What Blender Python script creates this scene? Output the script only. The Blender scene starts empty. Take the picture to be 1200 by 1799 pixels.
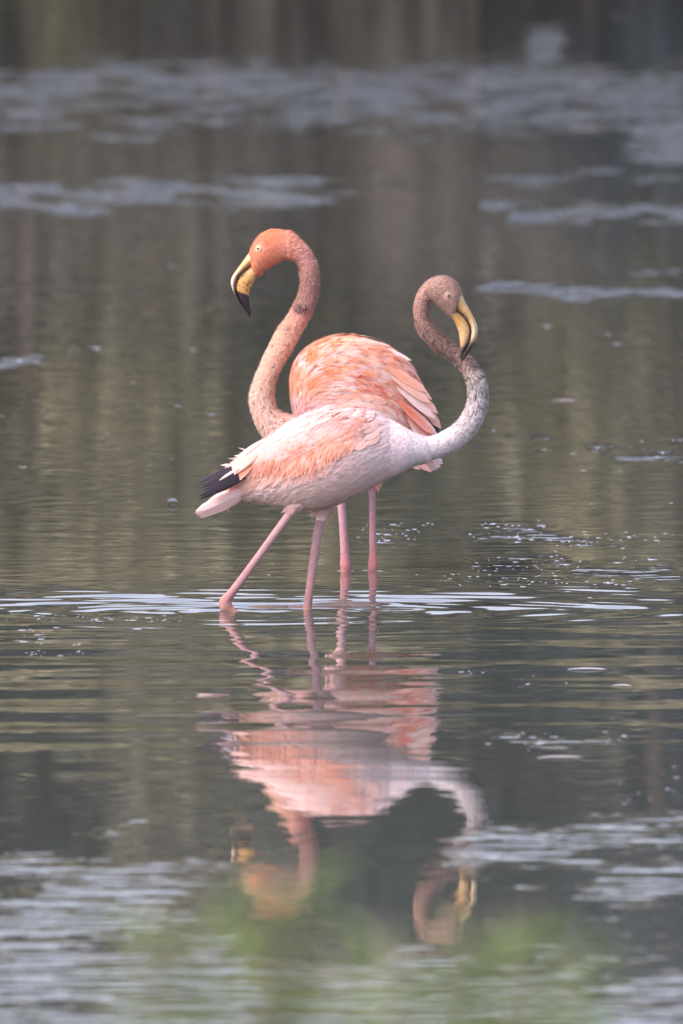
import bpy, bmesh, math, random
import numpy as np
from mathutils import Vector, Matrix, noise as mnoise
from mathutils.bvhtree import BVHTree

random.seed(7)
RNG = np.random.default_rng(11)
SC = bpy.context.scene
COL = SC.collection
RAD = math.radians

# ------------------------------------------------------------------ camera
FPX = 24000.0                       # focal length in photo pixels (1200 x 1799)
FEET_DIST, FEET_ANG = 26.667, RAD(4.0)
CAM = Vector((0.0, -FEET_DIST * math.cos(FEET_ANG), FEET_DIST * math.sin(FEET_ANG)))
PITCH = FEET_ANG - math.atan((1072 - 899.5) / FPX)
cam_data = bpy.data.cameras.new('camera')
cam_data.sensor_fit = 'VERTICAL'
cam_data.sensor_height = 36.0
cam_data.lens = FPX / 1799.0 * 36.0
cam_data.clip_start = 0.5
cam_data.clip_end = 3000.0
cam_data.dof.use_dof = True
cam_data.dof.focus_distance = 27.1
cam_data.dof.aperture_fstop = 10.5
cam = bpy.data.objects.new('camera', cam_data)
cam.location = CAM
cam.rotation_euler = (RAD(90) - PITCH, 0, 0)
COL.objects.link(cam)
SC.camera = cam

# ------------------------------------------------------------------ sky, sun, exposure
SUN_EL, SUN_AZ = RAD(48), RAD(240)          # azimuth clockwise from +Y (away from the camera)
world = bpy.data.worlds.new('World')
SC.world = world
world.use_nodes = True
wn, wl = world.node_tree.nodes, world.node_tree.links
wn.clear()
sky = wn.new('ShaderNodeTexSky')
sky.sky_type = 'NISHITA'
sky.sun_disc = False
sky.sun_elevation = SUN_EL
sky.sun_rotation = SUN_AZ
sky.air_density = 1.0
sky.dust_density = 3.0
sky.ozone_density = 1.0
hs = wn.new('ShaderNodeHueSaturation')      # thin overcast: a paler, greyer sky all round
hs.inputs['Saturation'].default_value = 0.7
bg = wn.new('ShaderNodeBackground')
bg.inputs['Strength'].default_value = 0.15
wo = wn.new('ShaderNodeOutputWorld')
wl.new(sky.outputs[0], hs.inputs['Color'])
tint = wn.new('ShaderNodeMix'); tint.data_type = 'RGBA'; tint.blend_type = 'MULTIPLY'; tint.inputs['Factor'].default_value = 1
tint.inputs['B'].default_value = (1.07, 0.96, 1.06, 1)
wl.new(hs.outputs[0], tint.inputs['A'])
wl.new(tint.outputs['Result'], bg.inputs['Color'])
wl.new(bg.outputs[0], wo.inputs['Surface'])

sun_data = bpy.data.lights.new('sun', 'SUN')
sun_data.energy = 0.9
sun_data.angle = RAD(14)
sun_data.color = (1.0, 0.93, 0.86)
sun = bpy.data.objects.new('sun', sun_data)
sd = Vector((math.sin(SUN_AZ) * math.cos(SUN_EL), math.cos(SUN_AZ) * math.cos(SUN_EL), math.sin(SUN_EL)))
sun.rotation_euler = sd.to_track_quat('Z', 'Y').to_euler()
COL.objects.link(sun)

SC.view_settings.view_transform = 'Standard'
SC.view_settings.look = 'None'
SC.view_settings.gamma = 1.0
SC.view_settings.use_curve_mapping = False
SC.view_settings.exposure = 1.32
SC.render.film_transparent = False

# ------------------------------------------------------------------ helpers
FWD = Vector((0, math.cos(PITCH), -math.sin(PITCH)))
UPV = Vector((0, math.sin(PITCH), math.cos(PITCH)))


def at(px, py, Y):
    """Point of the vertical plane y = Y that the photo shows at (px, py)."""
    d = FWD * FPX + Vector((px - 600, 0, 0)) + UPV * (899.5 - py)
    return CAM + d * ((Y - CAM.y) / d.y)


def on_water(px, py, z=0.0):
    d = FWD * FPX + Vector((px - 600, 0, 0)) + UPV * (899.5 - py)
    return CAM + d * ((z - CAM.z) / d.z)


def mpp(Y):
    return (Y - CAM.y) / (FPX * math.cos(PITCH))


def to_px(P):
    """N x 3 world points -> photo pixels."""
    P = np.asarray(P, float) - np.array(CAM)
    f = P @ np.array(FWD)
    return 600 + P[:, 0] / f * FPX, 899.5 - (P @ np.array(UPV)) / f * FPX


def lin(r, g, b):
    def c(v):
        v /= 255.0
        return v / 12.92 if v <= 0.04045 else ((v + 0.055) / 1.055) ** 2.4
    return (c(r), c(g), c(b))


def L3(r, g, b):
    return np.array(lin(r, g, b))


def sstep(a, b, x):
    t = np.clip((x - a) / (b - a), 0, 1)
    return t * t * (3 - 2 * t)


def mesh_obj(name, verts, faces, mat=None, parent=None, smooth=True, col=None):
    me = bpy.data.meshes.new(name)
    me.from_pydata([tuple(v) for v in verts], [], [tuple(f) for f in faces])
    if smooth:
        me.polygons.foreach_set('use_smooth', [True] * len(me.polygons))
    if col is not None:
        set_col(me, col)
    if mat:
        me.materials.append(mat)
    me.update()
    o = bpy.data.objects.new(name, me)
    COL.objects.link(o)
    if parent:
        o.parent = parent
    return o


def mesh_np(name, verts, tris, mat=None, parent=None, smooth=False, col=None, kind=None):
    """Fast path for many triangles."""
    me = bpy.data.meshes.new(name)
    verts = np.asarray(verts, np.float32); tris = np.asarray(tris, np.int32)
    me.vertices.add(len(verts)); me.vertices.foreach_set('co', verts.ravel())
    n, k = tris.shape
    me.loops.add(n * k); me.loops.foreach_set('vertex_index', tris.ravel())
    me.polygons.add(n)
    me.polygons.foreach_set('loop_start', np.arange(0, n * k, k, dtype=np.int32))
    me.polygons.foreach_set('loop_total', np.full(n, k, np.int32))
    me.polygons.foreach_set('use_smooth', np.full(n, smooth, bool))
    me.update(calc_edges=True)
    if col is not None:
        set_col(me, col)
    if mat:
        me.materials.append(mat)
    o = bpy.data.objects.new(name, me)
    COL.objects.link(o)
    if parent:
        o.parent = parent
    if kind:
        o['kind'] = kind
    return o


def set_col(me, col, name='Col'):
    a = me.attributes.new(name, 'FLOAT_COLOR', 'POINT')
    c = np.ones((len(me.vertices), 4), np.float32)
    c[:, :3] = np.clip(col, 0, 1)
    a.data.foreach_set('color', c.ravel())


def catmull(P, sub):
    P = np.asarray(P, float)
    Q = np.vstack([2 * P[0] - P[1], P, 2 * P[-1] - P[-2]])
    out = []
    for i in range(1, len(Q) - 2):
        for s in range(sub):
            t = s / sub
            a, b, c, d = Q[i - 1], Q[i], Q[i + 1], Q[i + 2]
            out.append(0.5 * (2 * b + (c - a) * t + (2 * a - 5 * b + 4 * c - d) * t * t + (3 * b - a - 3 * c + d) * t ** 3))
    out.append(P[-1])
    return np.array(out)


def loft(pairs, Y, sub=5, M=24):
    """pairs: (ax, ay, bx, by, half depth px, depth offset px). Returns verts, faces, row parameter."""
    P = catmull([tuple(p) + (0,) * (6 - len(p)) for p in pairs], sub)
    V, F, T = [], [], []
    s = mpp(Y)
    n = len(P)
    for i, p in enumerate(P):
        yy = Y + p[5] * s
        a, b = at(p[0], p[1], yy), at(p[2], p[3], yy)
        c, h = (a + b) / 2, (a - b) / 2
        for j in range(M):
            th = 2 * math.pi * j / M
            V.append(c + h * math.cos(th) + Vector((0, max(p[4], 0.3) * s * math.sin(th), 0)))
            T.append(i / (n - 1))
    for i in range(n - 1):
        for j in range(M):
            k = (j + 1) % M
            F.append((i * M + j, i * M + k, (i + 1) * M + k, (i + 1) * M + j))
    for row, rev in ((0, True), (n - 1, False)):
        c = sum((V[row * M + j] for j in range(M)), Vector()) / M
        V.append(c); T.append(row / (n - 1)); ci = len(V) - 1
        for j in range(M):
            k = (j + 1) % M
            F.append((ci, row * M + k, row * M + j) if rev else (ci, row * M + j, row * M + k))
    return V, F, T


def rod(points, k=1.0):
    """centreline points (px, py, r, depth px) -> pairs perpendicular to the line."""
    out = []
    for i, p in enumerate(points):
        a = points[max(i - 1, 0)]; b = points[min(i + 1, len(points) - 1)]
        dx, dy = b[0] - a[0], b[1] - a[1]
        l = math.hypot(dx, dy) or 1
        nx, ny = -dy / l, dx / l
        r = p[2] * k
        out.append((p[0] + nx * r, p[1] + ny * r, p[0] - nx * r, p[1] - ny * r, r, p[3] if len(p) > 3 else 0))
    return out


def union(lofts, voxel, smooth_it=3):
    V, F = [], []
    for v, f, t in lofts:
        o = len(V); V += v; F += [tuple(i + o for i in q) for q in f]
    me = bpy.data.meshes.new('tmp'); me.from_pydata([tuple(v) for v in V], [], F)
    bm = bmesh.new(); bm.from_mesh(me)
    bmesh.ops.recalc_face_normals(bm, faces=bm.faces); bm.to_mesh(me); bm.free()
    ob = bpy.data.objects.new('tmp', me); COL.objects.link(ob)
    m = ob.modifiers.new('r', 'REMESH'); m.mode = 'VOXEL'; m.voxel_size = voxel
    if smooth_it:
        s = ob.modifiers.new('s', 'SMOOTH'); s.factor = 0.5; s.iterations = smooth_it
    dg = bpy.context.evaluated_depsgraph_get()
    res = bpy.data.meshes.new_from_object(ob.evaluated_get(dg))
    bpy.data.objects.remove(ob); bpy.data.meshes.remove(me)
    return res


def verts_np(me):
    a = np.empty(len(me.vertices) * 3, np.float32); me.vertices.foreach_get('co', a)
    return a.reshape(-1, 3).astype(float)


def vnoise(x, y, s, seed=0.0):
    return mnoise.noise(Vector((x / s + seed, y / s - seed * 1.7, seed)))


def hnoise(x, y, s, seed):
    """cheap vectorised smooth noise, about -1..1"""
    return (np.sin(x / s * 1.7 + seed) * np.sin(y / s * 2.1 + seed * 1.3) + 0.6 * np.sin(x / s * 3.9 + y / s * 2.2 + seed * 2.1)
            + 0.4 * np.sin(x / s * 2.9 - y / s * 6.3 + seed * 0.7)) / 1.6


# ------------------------------------------------------------------ materials
def new_mat(name):
    m = bpy.data.materials.new(name); m.use_nodes = True
    nt = m.node_tree
    return m, nt, nt.nodes['Principled BSDF']


def attr_mat(name, rough=0.8, transl=0.0, spec=0.3, noise_amt=0.0, noise_scale=300, attr='Col'):
    m, nt, b = new_mat(name)
    a = nt.nodes.new('ShaderNodeAttribute'); a.attribute_name = attr
    src = a.outputs['Color']
    if noise_amt:
        tc = nt.nodes.new('ShaderNodeTexCoord')
        nz = nt.nodes.new('ShaderNodeTexNoise'); nz.inputs['Scale'].default_value = noise_scale; nz.inputs['Detail'].default_value = 4
        mr = nt.nodes.new('ShaderNodeMapRange')
        mr.inputs['To Min'].default_value = 1 - noise_amt; mr.inputs['To Max'].default_value = 1 + noise_amt
        mx = nt.nodes.new('ShaderNodeMix'); mx.data_type = 'RGBA'; mx.blend_type = 'MULTIPLY'; mx.inputs['Factor'].default_value = 1
        nt.links.new(tc.outputs['Object'], nz.inputs['Vector'])
        nt.links.new(nz.outputs['Fac'], mr.inputs['Value'])
        nt.links.new(src, mx.inputs['A']); nt.links.new(mr.outputs[0], mx.inputs['B'])
        src = mx.outputs['Result']
        bp = nt.nodes.new('ShaderNodeBump'); bp.inputs['Strength'].default_value = 0.4; bp.inputs['Distance'].default_value = 0.002
        nt.links.new(nz.outputs['Fac'], bp.inputs['Height']); nt.links.new(bp.outputs[0], b.inputs['Normal'])
    nt.links.new(src, b.inputs['Base Color'])
    b.inputs['Roughness'].default_value = rough
    b.inputs['Specular IOR Level'].default_value = spec
    if transl:
        t = nt.nodes.new('ShaderNodeBsdfTranslucent'); nt.links.new(src, t.inputs['Color'])
        mix = nt.nodes.new('ShaderNodeMixShader'); mix.inputs[0].default_value = transl
        out = nt.nodes['Material Output']
        nt.links.new(b.outputs[0], mix.inputs[1]); nt.links.new(t.outputs[0], mix.inputs[2])
        nt.links.new(mix.outputs[0], out.inputs['Surface'])
    return m


M_SKIN = attr_mat('plumage_skin', 0.8, 0, 0.25, 0.10, 260)
M_DOWN = attr_mat('plumage_down', 0.85, 0.38, 0.15)
M_BILL = attr_mat('bill_horn', 0.48, 0, 0.4, 0.26, 190)


def feather_material():
    m, nt, b = new_mat('wing_feather')
    N = nt.nodes.new; K = nt.links.new
    oi = N('ShaderNodeObjectInfo')
    uv = N('ShaderNodeAttribute'); uv.attribute_name = 'fuv'
    sep = N('ShaderNodeSeparateXYZ'); K(uv.outputs['Vector'], sep.inputs[0])
    ab = N('ShaderNodeMath'); ab.operation = 'ABSOLUTE'; K(sep.outputs['Y'], ab.inputs[0])
    # barbs: fine slanting streaks, different on every feather
    cmb = N('ShaderNodeCombineXYZ')
    m1 = N('ShaderNodeMath'); m1.operation = 'MULTIPLY_ADD'; m1.inputs[1].default_value = -0.22
    K(ab.outputs[0], m1.inputs[0]); K(sep.outputs['X'], m1.inputs[2])
    m2 = N('ShaderNodeMath'); m2.operation = 'MULTIPLY'; m2.inputs[1].default_value = 22; K(m1.outputs[0], m2.inputs[0])
    m3 = N('ShaderNodeMath'); m3.operation = 'MULTIPLY'; m3.inputs[1].default_value = 1.3; K(sep.outputs['Y'], m3.inputs[0])
    m4 = N('ShaderNodeMath'); m4.operation = 'MULTIPLY'; m4.inputs[1].default_value = 50; K(oi.outputs['Random'], m4.inputs[0])
    K(m2.outputs[0], cmb.inputs[0]); K(m3.outputs[0], cmb.inputs[1]); K(m4.outputs[0], cmb.inputs[2])
    nz = N('ShaderNodeTexNoise'); nz.inputs['Scale'].default_value = 1.0; nz.inputs['Detail'].default_value = 3
    K(cmb.outputs[0], nz.inputs['Vector'])
    # tip paler than the base
    tip = N('ShaderNodeMapRange'); tip.interpolation_type = 'SMOOTHSTEP'
    tip.inputs['From Min'].default_value = 0.25; tip.inputs['From Max'].default_value = 1.0
    tip.inputs['To Max'].default_value = 0.42
    K(sep.outputs['X'], tip.inputs['Value'])
    mx = N('ShaderNodeMix'); mx.data_type = 'RGBA'
    K(tip.outputs[0], mx.inputs['Factor']); K(oi.outputs['Color'], mx.inputs['A'])
    mx.inputs['B'].default_value = (*lin(247, 210, 198), 1)
    # pale margin
    ed = N('ShaderNodeMapRange'); ed.interpolation_type = 'SMOOTHSTEP'
    ed.inputs['From Min'].default_value = 0.5; ed.inputs['From Max'].default_value = 1.0; ed.inputs['To Max'].default_value = 0.28
    K(ab.outputs[0], ed.inputs['Value'])
    mx2 = N('ShaderNodeMix'); mx2.data_type = 'RGBA'
    K(ed.outputs[0], mx2.inputs['Factor']); K(mx.outputs['Result'], mx2.inputs['A'])
    mx2.inputs['B'].default_value = (*lin(250, 228, 222), 1)
    st = N('ShaderNodeMapRange'); st.inputs['From Min'].default_value = 0.25; st.inputs['From Max'].default_value = 0.75
    st.inputs['To Min'].default_value = 0.84; st.inputs['To Max'].default_value = 1.1
    K(nz.outputs['Fac'], st.inputs['Value'])
    mul = N('ShaderNodeMix'); mul.data_type = 'RGBA'; mul.blend_type = 'MULTIPLY'; mul.inputs['Factor'].default_value = 1
    K(mx2.outputs['Result'], mul.inputs['A']); K(st.outputs[0], mul.inputs['B'])
    K(mul.outputs['Result'], b.inputs['Base Color'])
    b.inputs['Roughness'].default_value = 0.7
    b.inputs['Specular IOR Level'].default_value = 0.25
    bp = N('ShaderNodeBump'); bp.inputs['Strength'].default_value = 0.5; bp.inputs['Distance'].default_value = 0.0012
    K(nz.outputs['Fac'], bp.inputs['Height']); K(bp.outputs[0], b.inputs['Normal'])
    t = N('ShaderNodeBsdfTranslucent'); K(mul.outputs['Result'], t.inputs['Color'])
    mix = N('ShaderNodeMixShader'); mix.inputs[0].default_value = 0.18
    K(b.outputs[0], mix.inputs[1]); K(t.outputs[0], mix.inputs[2])
    K(mix.outputs[0], nt.nodes['Material Output'].inputs['Surface'])
    return m


M_FEATHER = feather_material()


def plain_mat(name, c, rough=0.6, spec=0.3, var=0.12, scale=60):
    m, nt, b = new_mat(name)
    tc = nt.nodes.new('ShaderNodeTexCoord'); nz = nt.nodes.new('ShaderNodeTexNoise')
    nz.inputs['Scale'].default_value = scale; nz.inputs['Detail'].default_value = 4
    cr = nt.nodes.new('ShaderNodeMix'); cr.data_type = 'RGBA'
    cr.inputs['A'].default_value = (*[v * (1 - var) for v in c], 1); cr.inputs['B'].default_value = (*[min(v * (1 + var), 1) for v in c], 1)
    nt.links.new(tc.outputs['Object'], nz.inputs['Vector']); nt.links.new(nz.outputs['Fac'], cr.inputs['Factor'])
    nt.links.new(cr.outputs['Result'], b.inputs['Base Color'])
    b.inputs['Roughness'].default_value = rough; b.inputs['Specular IOR Level'].default_value = spec
    return m


M_BLACKF = plain_mat('black_flight_feather', lin(46, 38, 46), 0.5, 0.35, 0.3, 180)
M_PUPIL = plain_mat('pupil', lin(16, 14, 14), 0.1, 0.5, 0.0)
M_IRIS_Y = plain_mat('iris_pale_yellow', lin(214, 196, 140), 0.2, 0.5, 0.1, 400)
M_IRIS_G = plain_mat('iris_grey', lin(150, 132, 120), 0.2, 0.5, 0.1, 400)
M_LID_R = plain_mat('eye_ring_pale', lin(205, 170, 150), 0.6, 0.3, 0.1, 400)
M_LID_F = plain_mat('eye_ring_dull', lin(176, 142, 132), 0.6, 0.3, 0.1, 400)
M_DARKHORN = plain_mat('dark_horn', lin(40, 34, 36), 0.4, 0.4, 0.1)
M_FOAM_GLINT = plain_mat('foam', lin(190, 190, 204), 0.4, 0.4, 0.05)  # shared by foam flecks and imitated ripple glints
M_BARK = plain_mat('bark', lin(112, 98, 88), 0.9, 0.2, 0.35, 6)
M_PALEBARK = plain_mat('pale_bark', lin(165, 145, 130), 0.9, 0.2, 0.25, 6)


def leaf_mat(name, c):
    m, nt, b = new_mat(name)
    g = nt.nodes.new('ShaderNodeNewGeometry')
    mx = nt.nodes.new('ShaderNodeMix'); mx.data_type = 'RGBA'
    mx.inputs['A'].default_value = (*[v * 0.6 for v in c], 1); mx.inputs['B'].default_value = (*[min(1, v * 1.4) for v in c], 1)
    nt.links.new(g.outputs['Random Per Island'], mx.inputs['Factor'])
    nt.links.new(mx.outputs['Result'], b.inputs['Base Color'])
    b.inputs['Roughness'].default_value = 0.55
    t = nt.nodes.new('ShaderNodeBsdfTranslucent'); nt.links.new(mx.outputs['Result'], t.inputs['Color'])
    mix = nt.nodes.new('ShaderNodeMixShader'); mix.inputs[0].default_value = 0.3
    nt.links.new(b.outputs[0], mix.inputs[1]); nt.links.new(t.outputs[0], mix.inputs[2])
    nt.links.new(mix.outputs[0], nt.nodes['Material Output'].inputs['Surface'])
    return m


M_LEAF_DARK = leaf_mat('leaf_dark', (0.050, 0.070, 0.058))
M_LEAF_OLIVE = leaf_mat('leaf_olive', (0.21, 0.20, 0.13))
M_LEAF_BLUE = leaf_mat('leaf_bluish', (0.095, 0.125, 0.15))
M_LEAF_BROWN = leaf_mat('leaf_brown', (0.26, 0.235, 0.195))
M_LEAF_STRAW = leaf_mat('leaf_straw', (0.36, 0.335, 0.19))
M_LEAF_FRESH = leaf_mat('leaf_fresh', (0.24, 0.34, 0.10))

# ------------------------------------------------------------------ ground (lake bed, banks and an added rise)
def build_ground():
    xs = np.concatenate([np.linspace(-1200, -40, 24), np.linspace(-36, 36, 73), np.linspace(40, 1200, 24)])
    ys = np.concatenate([np.linspace(-600, -38, 16), np.linspace(-36, -10, 53), np.linspace(-8, 74, 26), np.linspace(75, 88, 27), np.linspace(90, 155, 32), np.linspace(165, 1500, 20)])
    X, Yv = np.meshgrid(xs, ys)
    Z = np.full_like(X, -0.45)
    wob = np.sin(X * 0.31) * 0.5 + np.sin(X * 0.83 + 1) * 0.25
    Z += 0.45 + 0 * X
    far = sstep(77 + wob * 0.6, 82 + wob * 0.6, Yv)
    sky_block_hill = sstep(97, 150, Yv) * (16.5 + 1.0 * np.sin(X * 0.05) + 0.7 * np.sin(X * 0.19 + 1))  # unseen rise added behind the wood to block low sky
    near = 1 - sstep(-16.5 + wob * 0.4, -12.5 + wob * 0.4, Yv)
    Z = -0.45 + far * 1.0 + near * 0.95 + sky_block_hill
    bump = np.array([[mnoise.noise(Vector((x * 0.8, y * 0.8, 3))) for x in xs] for y in ys])
    Z += bump * 0.07 * np.maximum(far, near)
    ny, nx = X.shape
    V = np.stack([X.ravel(), Yv.ravel(), Z.ravel()], 1)
    i = np.arange(ny * nx).reshape(ny, nx)
    Q = np.stack([i[:-1, :-1].ravel(), i[:-1, 1:].ravel(), i[1:, 1:].ravel(), i[1:, :-1].ravel()], 1)
    m, nt, b = new_mat('mud_and_grass')
    tc = nt.nodes.new('ShaderNodeTexCoord'); nz = nt.nodes.new('ShaderNodeTexNoise'); nz.inputs['Scale'].default_value = 0.9; nz.inputs['Detail'].default_value = 8
    cr = nt.nodes.new('ShaderNodeValToRGB')
    cr.color_ramp.elements[0].position = 0.35; cr.color_ramp.elements[0].color = (0.10, 0.078, 0.055, 1)
    cr.color_ramp.elements[1].position = 0.65; cr.color_ramp.elements[1].color = (0.10, 0.105, 0.055, 1)
    nt.links.new(tc.outputs['Object'], nz.inputs['Vector']); nt.links.new(nz.outputs['Fac'], cr.inputs['Fac'])
    nt.links.new(cr.outputs[0], b.inputs['Base Color']); b.inputs['Roughness'].default_value = 0.95
    o = mesh_np('ground', V, Q, m, smooth=True)
    o['kind'] = 'structure'


build_ground()

# ------------------------------------------------------------------ water
def build_water():
    def axis(lo, hi, step, out_lo, out_hi, grow, first):
        a = list(np.arange(lo, hi, step))
        s, v = first, a[-1]
        while v < out_hi:
            v += s; a.append(min(v, out_hi)); s *= grow
        s, v = first, a[0]; b = []
        while v > out_lo:
            v -= s; b.append(max(v, out_lo)); s *= grow
        return np.array(b[::-1] + a)
    xs = axis(-0.95, 0.95, 0.0075, -300, 300, 1.12, 0.012)
    ys = axis(-7.0, 2.6, 0.012, -18, 85, 1.018, 0.014)
    X, Y = np.meshgrid(xs, ys)
    Z = np.zeros_like(X)
    # gentle swell, mostly running towards the shore
    fall = np.exp(-np.maximum(np.abs(X) - 1.0, 0) / 1.0) * np.exp(-np.maximum(np.abs(Y + 1.5) - 4.5, 0) / 2.0)
    rs = np.random.default_rng(5)
    for k in range(16):
        lam = rs.uniform(0.12, 0.6); ang = rs.normal(math.pi / 2, 0.16); slope = rs.uniform(0.0006, 0.0024)
        kk = 2 * math.pi / lam
        Z += (0.10 + 1.35 * sstep(1.2, -0.3, Y)) * (0.16 + 0.84 * sstep(-4.4, -2.5, Y)) * slope / kk * np.sin(kk * (X * math.cos(ang) + Y * math.sin(ang)) + rs.uniform(0, 6.28)) * fall
    # rings spreading from the legs
    def ring(px, py, amp, L, lam, r1=0.0, ph=0.0, seed=0):
        nonlocal Z
        c = on_water(px, py)
        dx, dy = X - c.x, Y - c.y
        dx = dx * 0.5
        r = np.hypot(dx, dy); th = np.arctan2(dy, dx)
        wob = 1 + 0.05 * np.sin(3 * th + seed) + 0.035 * np.sin(7 * th + seed * 2.3) + 0.05 * hnoise(X, Y, 0.22, seed) * np.minimum(r / 0.3, 1)
        am = (0.7 + 0.3 * np.sin(2 * th + seed * 1.3) * np.sin(5 * th - seed)) * (0.30 + 0.70 * sstep(-0.55, 0.25, np.sin(th)))
        Z += amp * am * np.cos(2 * math.pi * r * wob / lam + ph) * np.exp(-np.maximum(r - r1, 0) / L) * sstep(0.012, 0.05, r) * fall * np.clip(0.75 + 0.75 * hnoise(X, Y, 0.16, seed + 7), 0.05, 1.6)
    ring(402, 1076, 0.0007, 0.16, 0.055, 0.25, 0.3, 1)
    ring(402, 1076, 0.0016, 0.22, 0.105, 0.25, 1.3, 4)
    ring(541, 1077, 0.0006, 0.15, 0.048, 0.25, 2.0, 2)
    ring(560, 1072, 0.0016, 0.22, 0.115, 0.40, 0.0, 5)
    ring(607, 1003, 0.00010, 0.15, 0.035, 0.0, 0.0, 3)
    ring(656, 1003, 0.00010, 0.15, 0.035, 0.0, 1.0, 6)
    ring(303, 888, 0.00015, 0.06, 0.022, 0.0, 0.0, 6)
    ny, nx = X.shape
    V = np.stack([X.ravel(), Y.ravel(), Z.ravel()], 1)
    i = np.arange(ny * nx).reshape(ny, nx)
    Q = np.stack([i[:-1, :-1].ravel(), i[:-1, 1:].ravel(), i[1:, 1:].ravel(), i[1:, :-1].ravel()], 1)
    # where a breath of wind ruffles the surface (bands lying across the pond)
    px, py = to_px(np.stack([V[:, 0], V[:, 1], 0 * V[:, 0]], 1))
    ruf = np.zeros(len(V))
    def band(y0, y1, x0, x1, amt, soft=12, sx=90):
        nonlocal ruf
        soft *= 1.5
        wv = 7 * np.sin(px / 97.0 + y0) + 5 * np.sin(px / 41.0 + y0 * 2)
        m = sstep(y0 - soft, y0 + soft, py + wv) * (1 - sstep(y1 - soft, y1 + soft, py + wv))
        m *= sstep(x0 - sx, x0 + sx, px) * (1 - sstep(x1 - sx, x1 + sx, px))
        ruf = np.maximum(ruf, m * amt)
    band(118, 185, -400, 1700, 0.85, 18)
    band(185, 235, -200, 900, 0.42, 12)
    band(120, 225, 480, 1700, 0.72, 18)
    band(190, 290, 1110, 1700, 0.95, 14, 30)  # ruffle added to imitate a bright sky gap mirrored at upper right
    band(45, 112, 925, 990, 0.95, 12, 22)  # likewise added for the smaller bright sky patch
    band(318, 368, -400, 560, 0.78, 12)
    band(322, 350, 480, 690, 0.4, 10, 40)
    band(305, 325, 850, 1700, 0.42, 8, 40)
    band(352, 382, 860, 1700, 0.85, 10, 40)
    band(502, 520, 840, 1700, 1.0, 6, 40)
    band(480, 492, 1080, 1700, 0.35, 5, 40)
    band(628, 642, -300, 110, 0.45, 5, 40)
    band(608, 620, 80, 200, 0.4, 5, 25)
    band(772, 808, 880, 1700, 0.3, 8, 60)
    band(935, 958, 640, 1700, 0.35, 7, 60)
    band(985, 1030, 760, 1700, 0.35, 9, 90)
    band(1450, 1530, -600, 460, 0.58, 30, 100)
    band(1440, 1560, 760, 1900, 0.80, 26, 140)
    band(1540, 1660, -600, 420, 0.75, 40, 140)
    band(1600, 1720, -600, 1900, 0.38, 40)
    band(1690, 2600, -2000, 3000, 0.80, 40)
    band(1288, 1306, 860, 1120, 0.6, 6, 50)
    ruf *= 1 - 0.55 * np.exp(-((px - 640) / 260) ** 4) * sstep(1380, 1420, py) * (1 - sstep(1640, 1700, py))
    m, nt, b = new_mat('pond_water')
    N = nt.nodes.new; K = nt.links.new
    tc = N('ShaderNodeTexCoord')
    at_ = N('ShaderNodeAttribute'); at_.attribute_name = 'ruffle'
    def noise(scale, sx, sy, detail, rough=0.5):
        mp = N('ShaderNodeMapping'); mp.inputs['Scale'].default_value = (sx, sy, 1); K(tc.outputs['Object'], mp.inputs['Vector'])
        n = N('ShaderNodeTexNoise'); n.inputs['Scale'].default_value = scale; n.inputs['Detail'].default_value = detail; n.inputs['Roughness'].default_value = rough
        K(mp.outputs[0], n.inputs['Vector']); return n.outputs['Fac']
    def math_(op, a, bb, c=None):
        n = N('ShaderNodeMath'); n.operation = op
        for s, v in zip(n.inputs, (a, bb, c)):
            if v is None: continue
            if isinstance(v, (int, float)): s.default_value = v
            else: K(v, s)
        return n.outputs[0]
    calm = math_('MULTIPLY', noise(6.0, 1, 1.6, 2), 0.00028)
    fine = math_('MULTIPLY', math_('SUBTRACT', noise(10.5, 0.65, 1.0, 2.0, 0.45), 0.5), 0.0085)
    pat = noise(3.6, 1, 0.40, 4, 0.62)                       # ruffles come in patches
    pr = N('ShaderNodeMapRange')
    pr.inputs['From Min'].default_value = 0.28; pr.inputs['From Max'].default_value = 1.2
    K(math_('MULTIPLY_ADD', math_('SUBTRACT', pat, 0.5), 5.0, at_.outputs['Fac']), pr.inputs['Value'])
    gate = N('ShaderNodeMapRange'); gate.inputs['From Max'].default_value = 0.25; K(at_.outputs['Fac'], gate.inputs['Value'])
    wa = N('ShaderNodeAttribute'); wa.attribute_name = 'wave'
    rmask = math_('MULTIPLY', math_('MULTIPLY', pr.outputs[0], gate.outputs[0]), wa.outputs['Fac'])
    h = math_('MULTIPLY_ADD', fine, rmask, math_('MULTIPLY', calm, wa.outputs['Fac']))
    bp = N('ShaderNodeBump'); bp.inputs['Strength'].default_value = 1.0; bp.inputs['Distance'].default_value = 1.0
    K(h, bp.inputs['Height']); K(bp.outputs[0], b.inputs['Normal'])
    murk = noise(0.35, 1, 1, 3)
    mx = N('ShaderNodeMix'); mx.data_type = 'RGBA'; K(murk, mx.inputs['Factor'])
    mx.inputs['A'].default_value = (0.080, 0.080, 0.058, 1); mx.inputs['B'].default_value = (0.054, 0.070, 0.070, 1)
    K(mx.outputs['Result'], b.inputs['Base Color'])
    b.inputs['Roughness'].default_value = 0.012
    b.inputs['IOR'].default_value = 1.333
    o = mesh_np('water', V, Q, m, smooth=True)
    a = o.data.attributes.new('ruffle', 'FLOAT', 'POINT')
    a.data.foreach_set('value', ruf.astype(np.float32))
    a = o.data.attributes.new('wave', 'FLOAT', 'POINT')
    a.data.foreach_set('value', np.interp(V[:, 1], [-6, 0, 8, 25], [1.0, 1.0, 3.0, 5.5]).astype(np.float32))
    o['kind'] = 'structure'


build_water()

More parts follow.
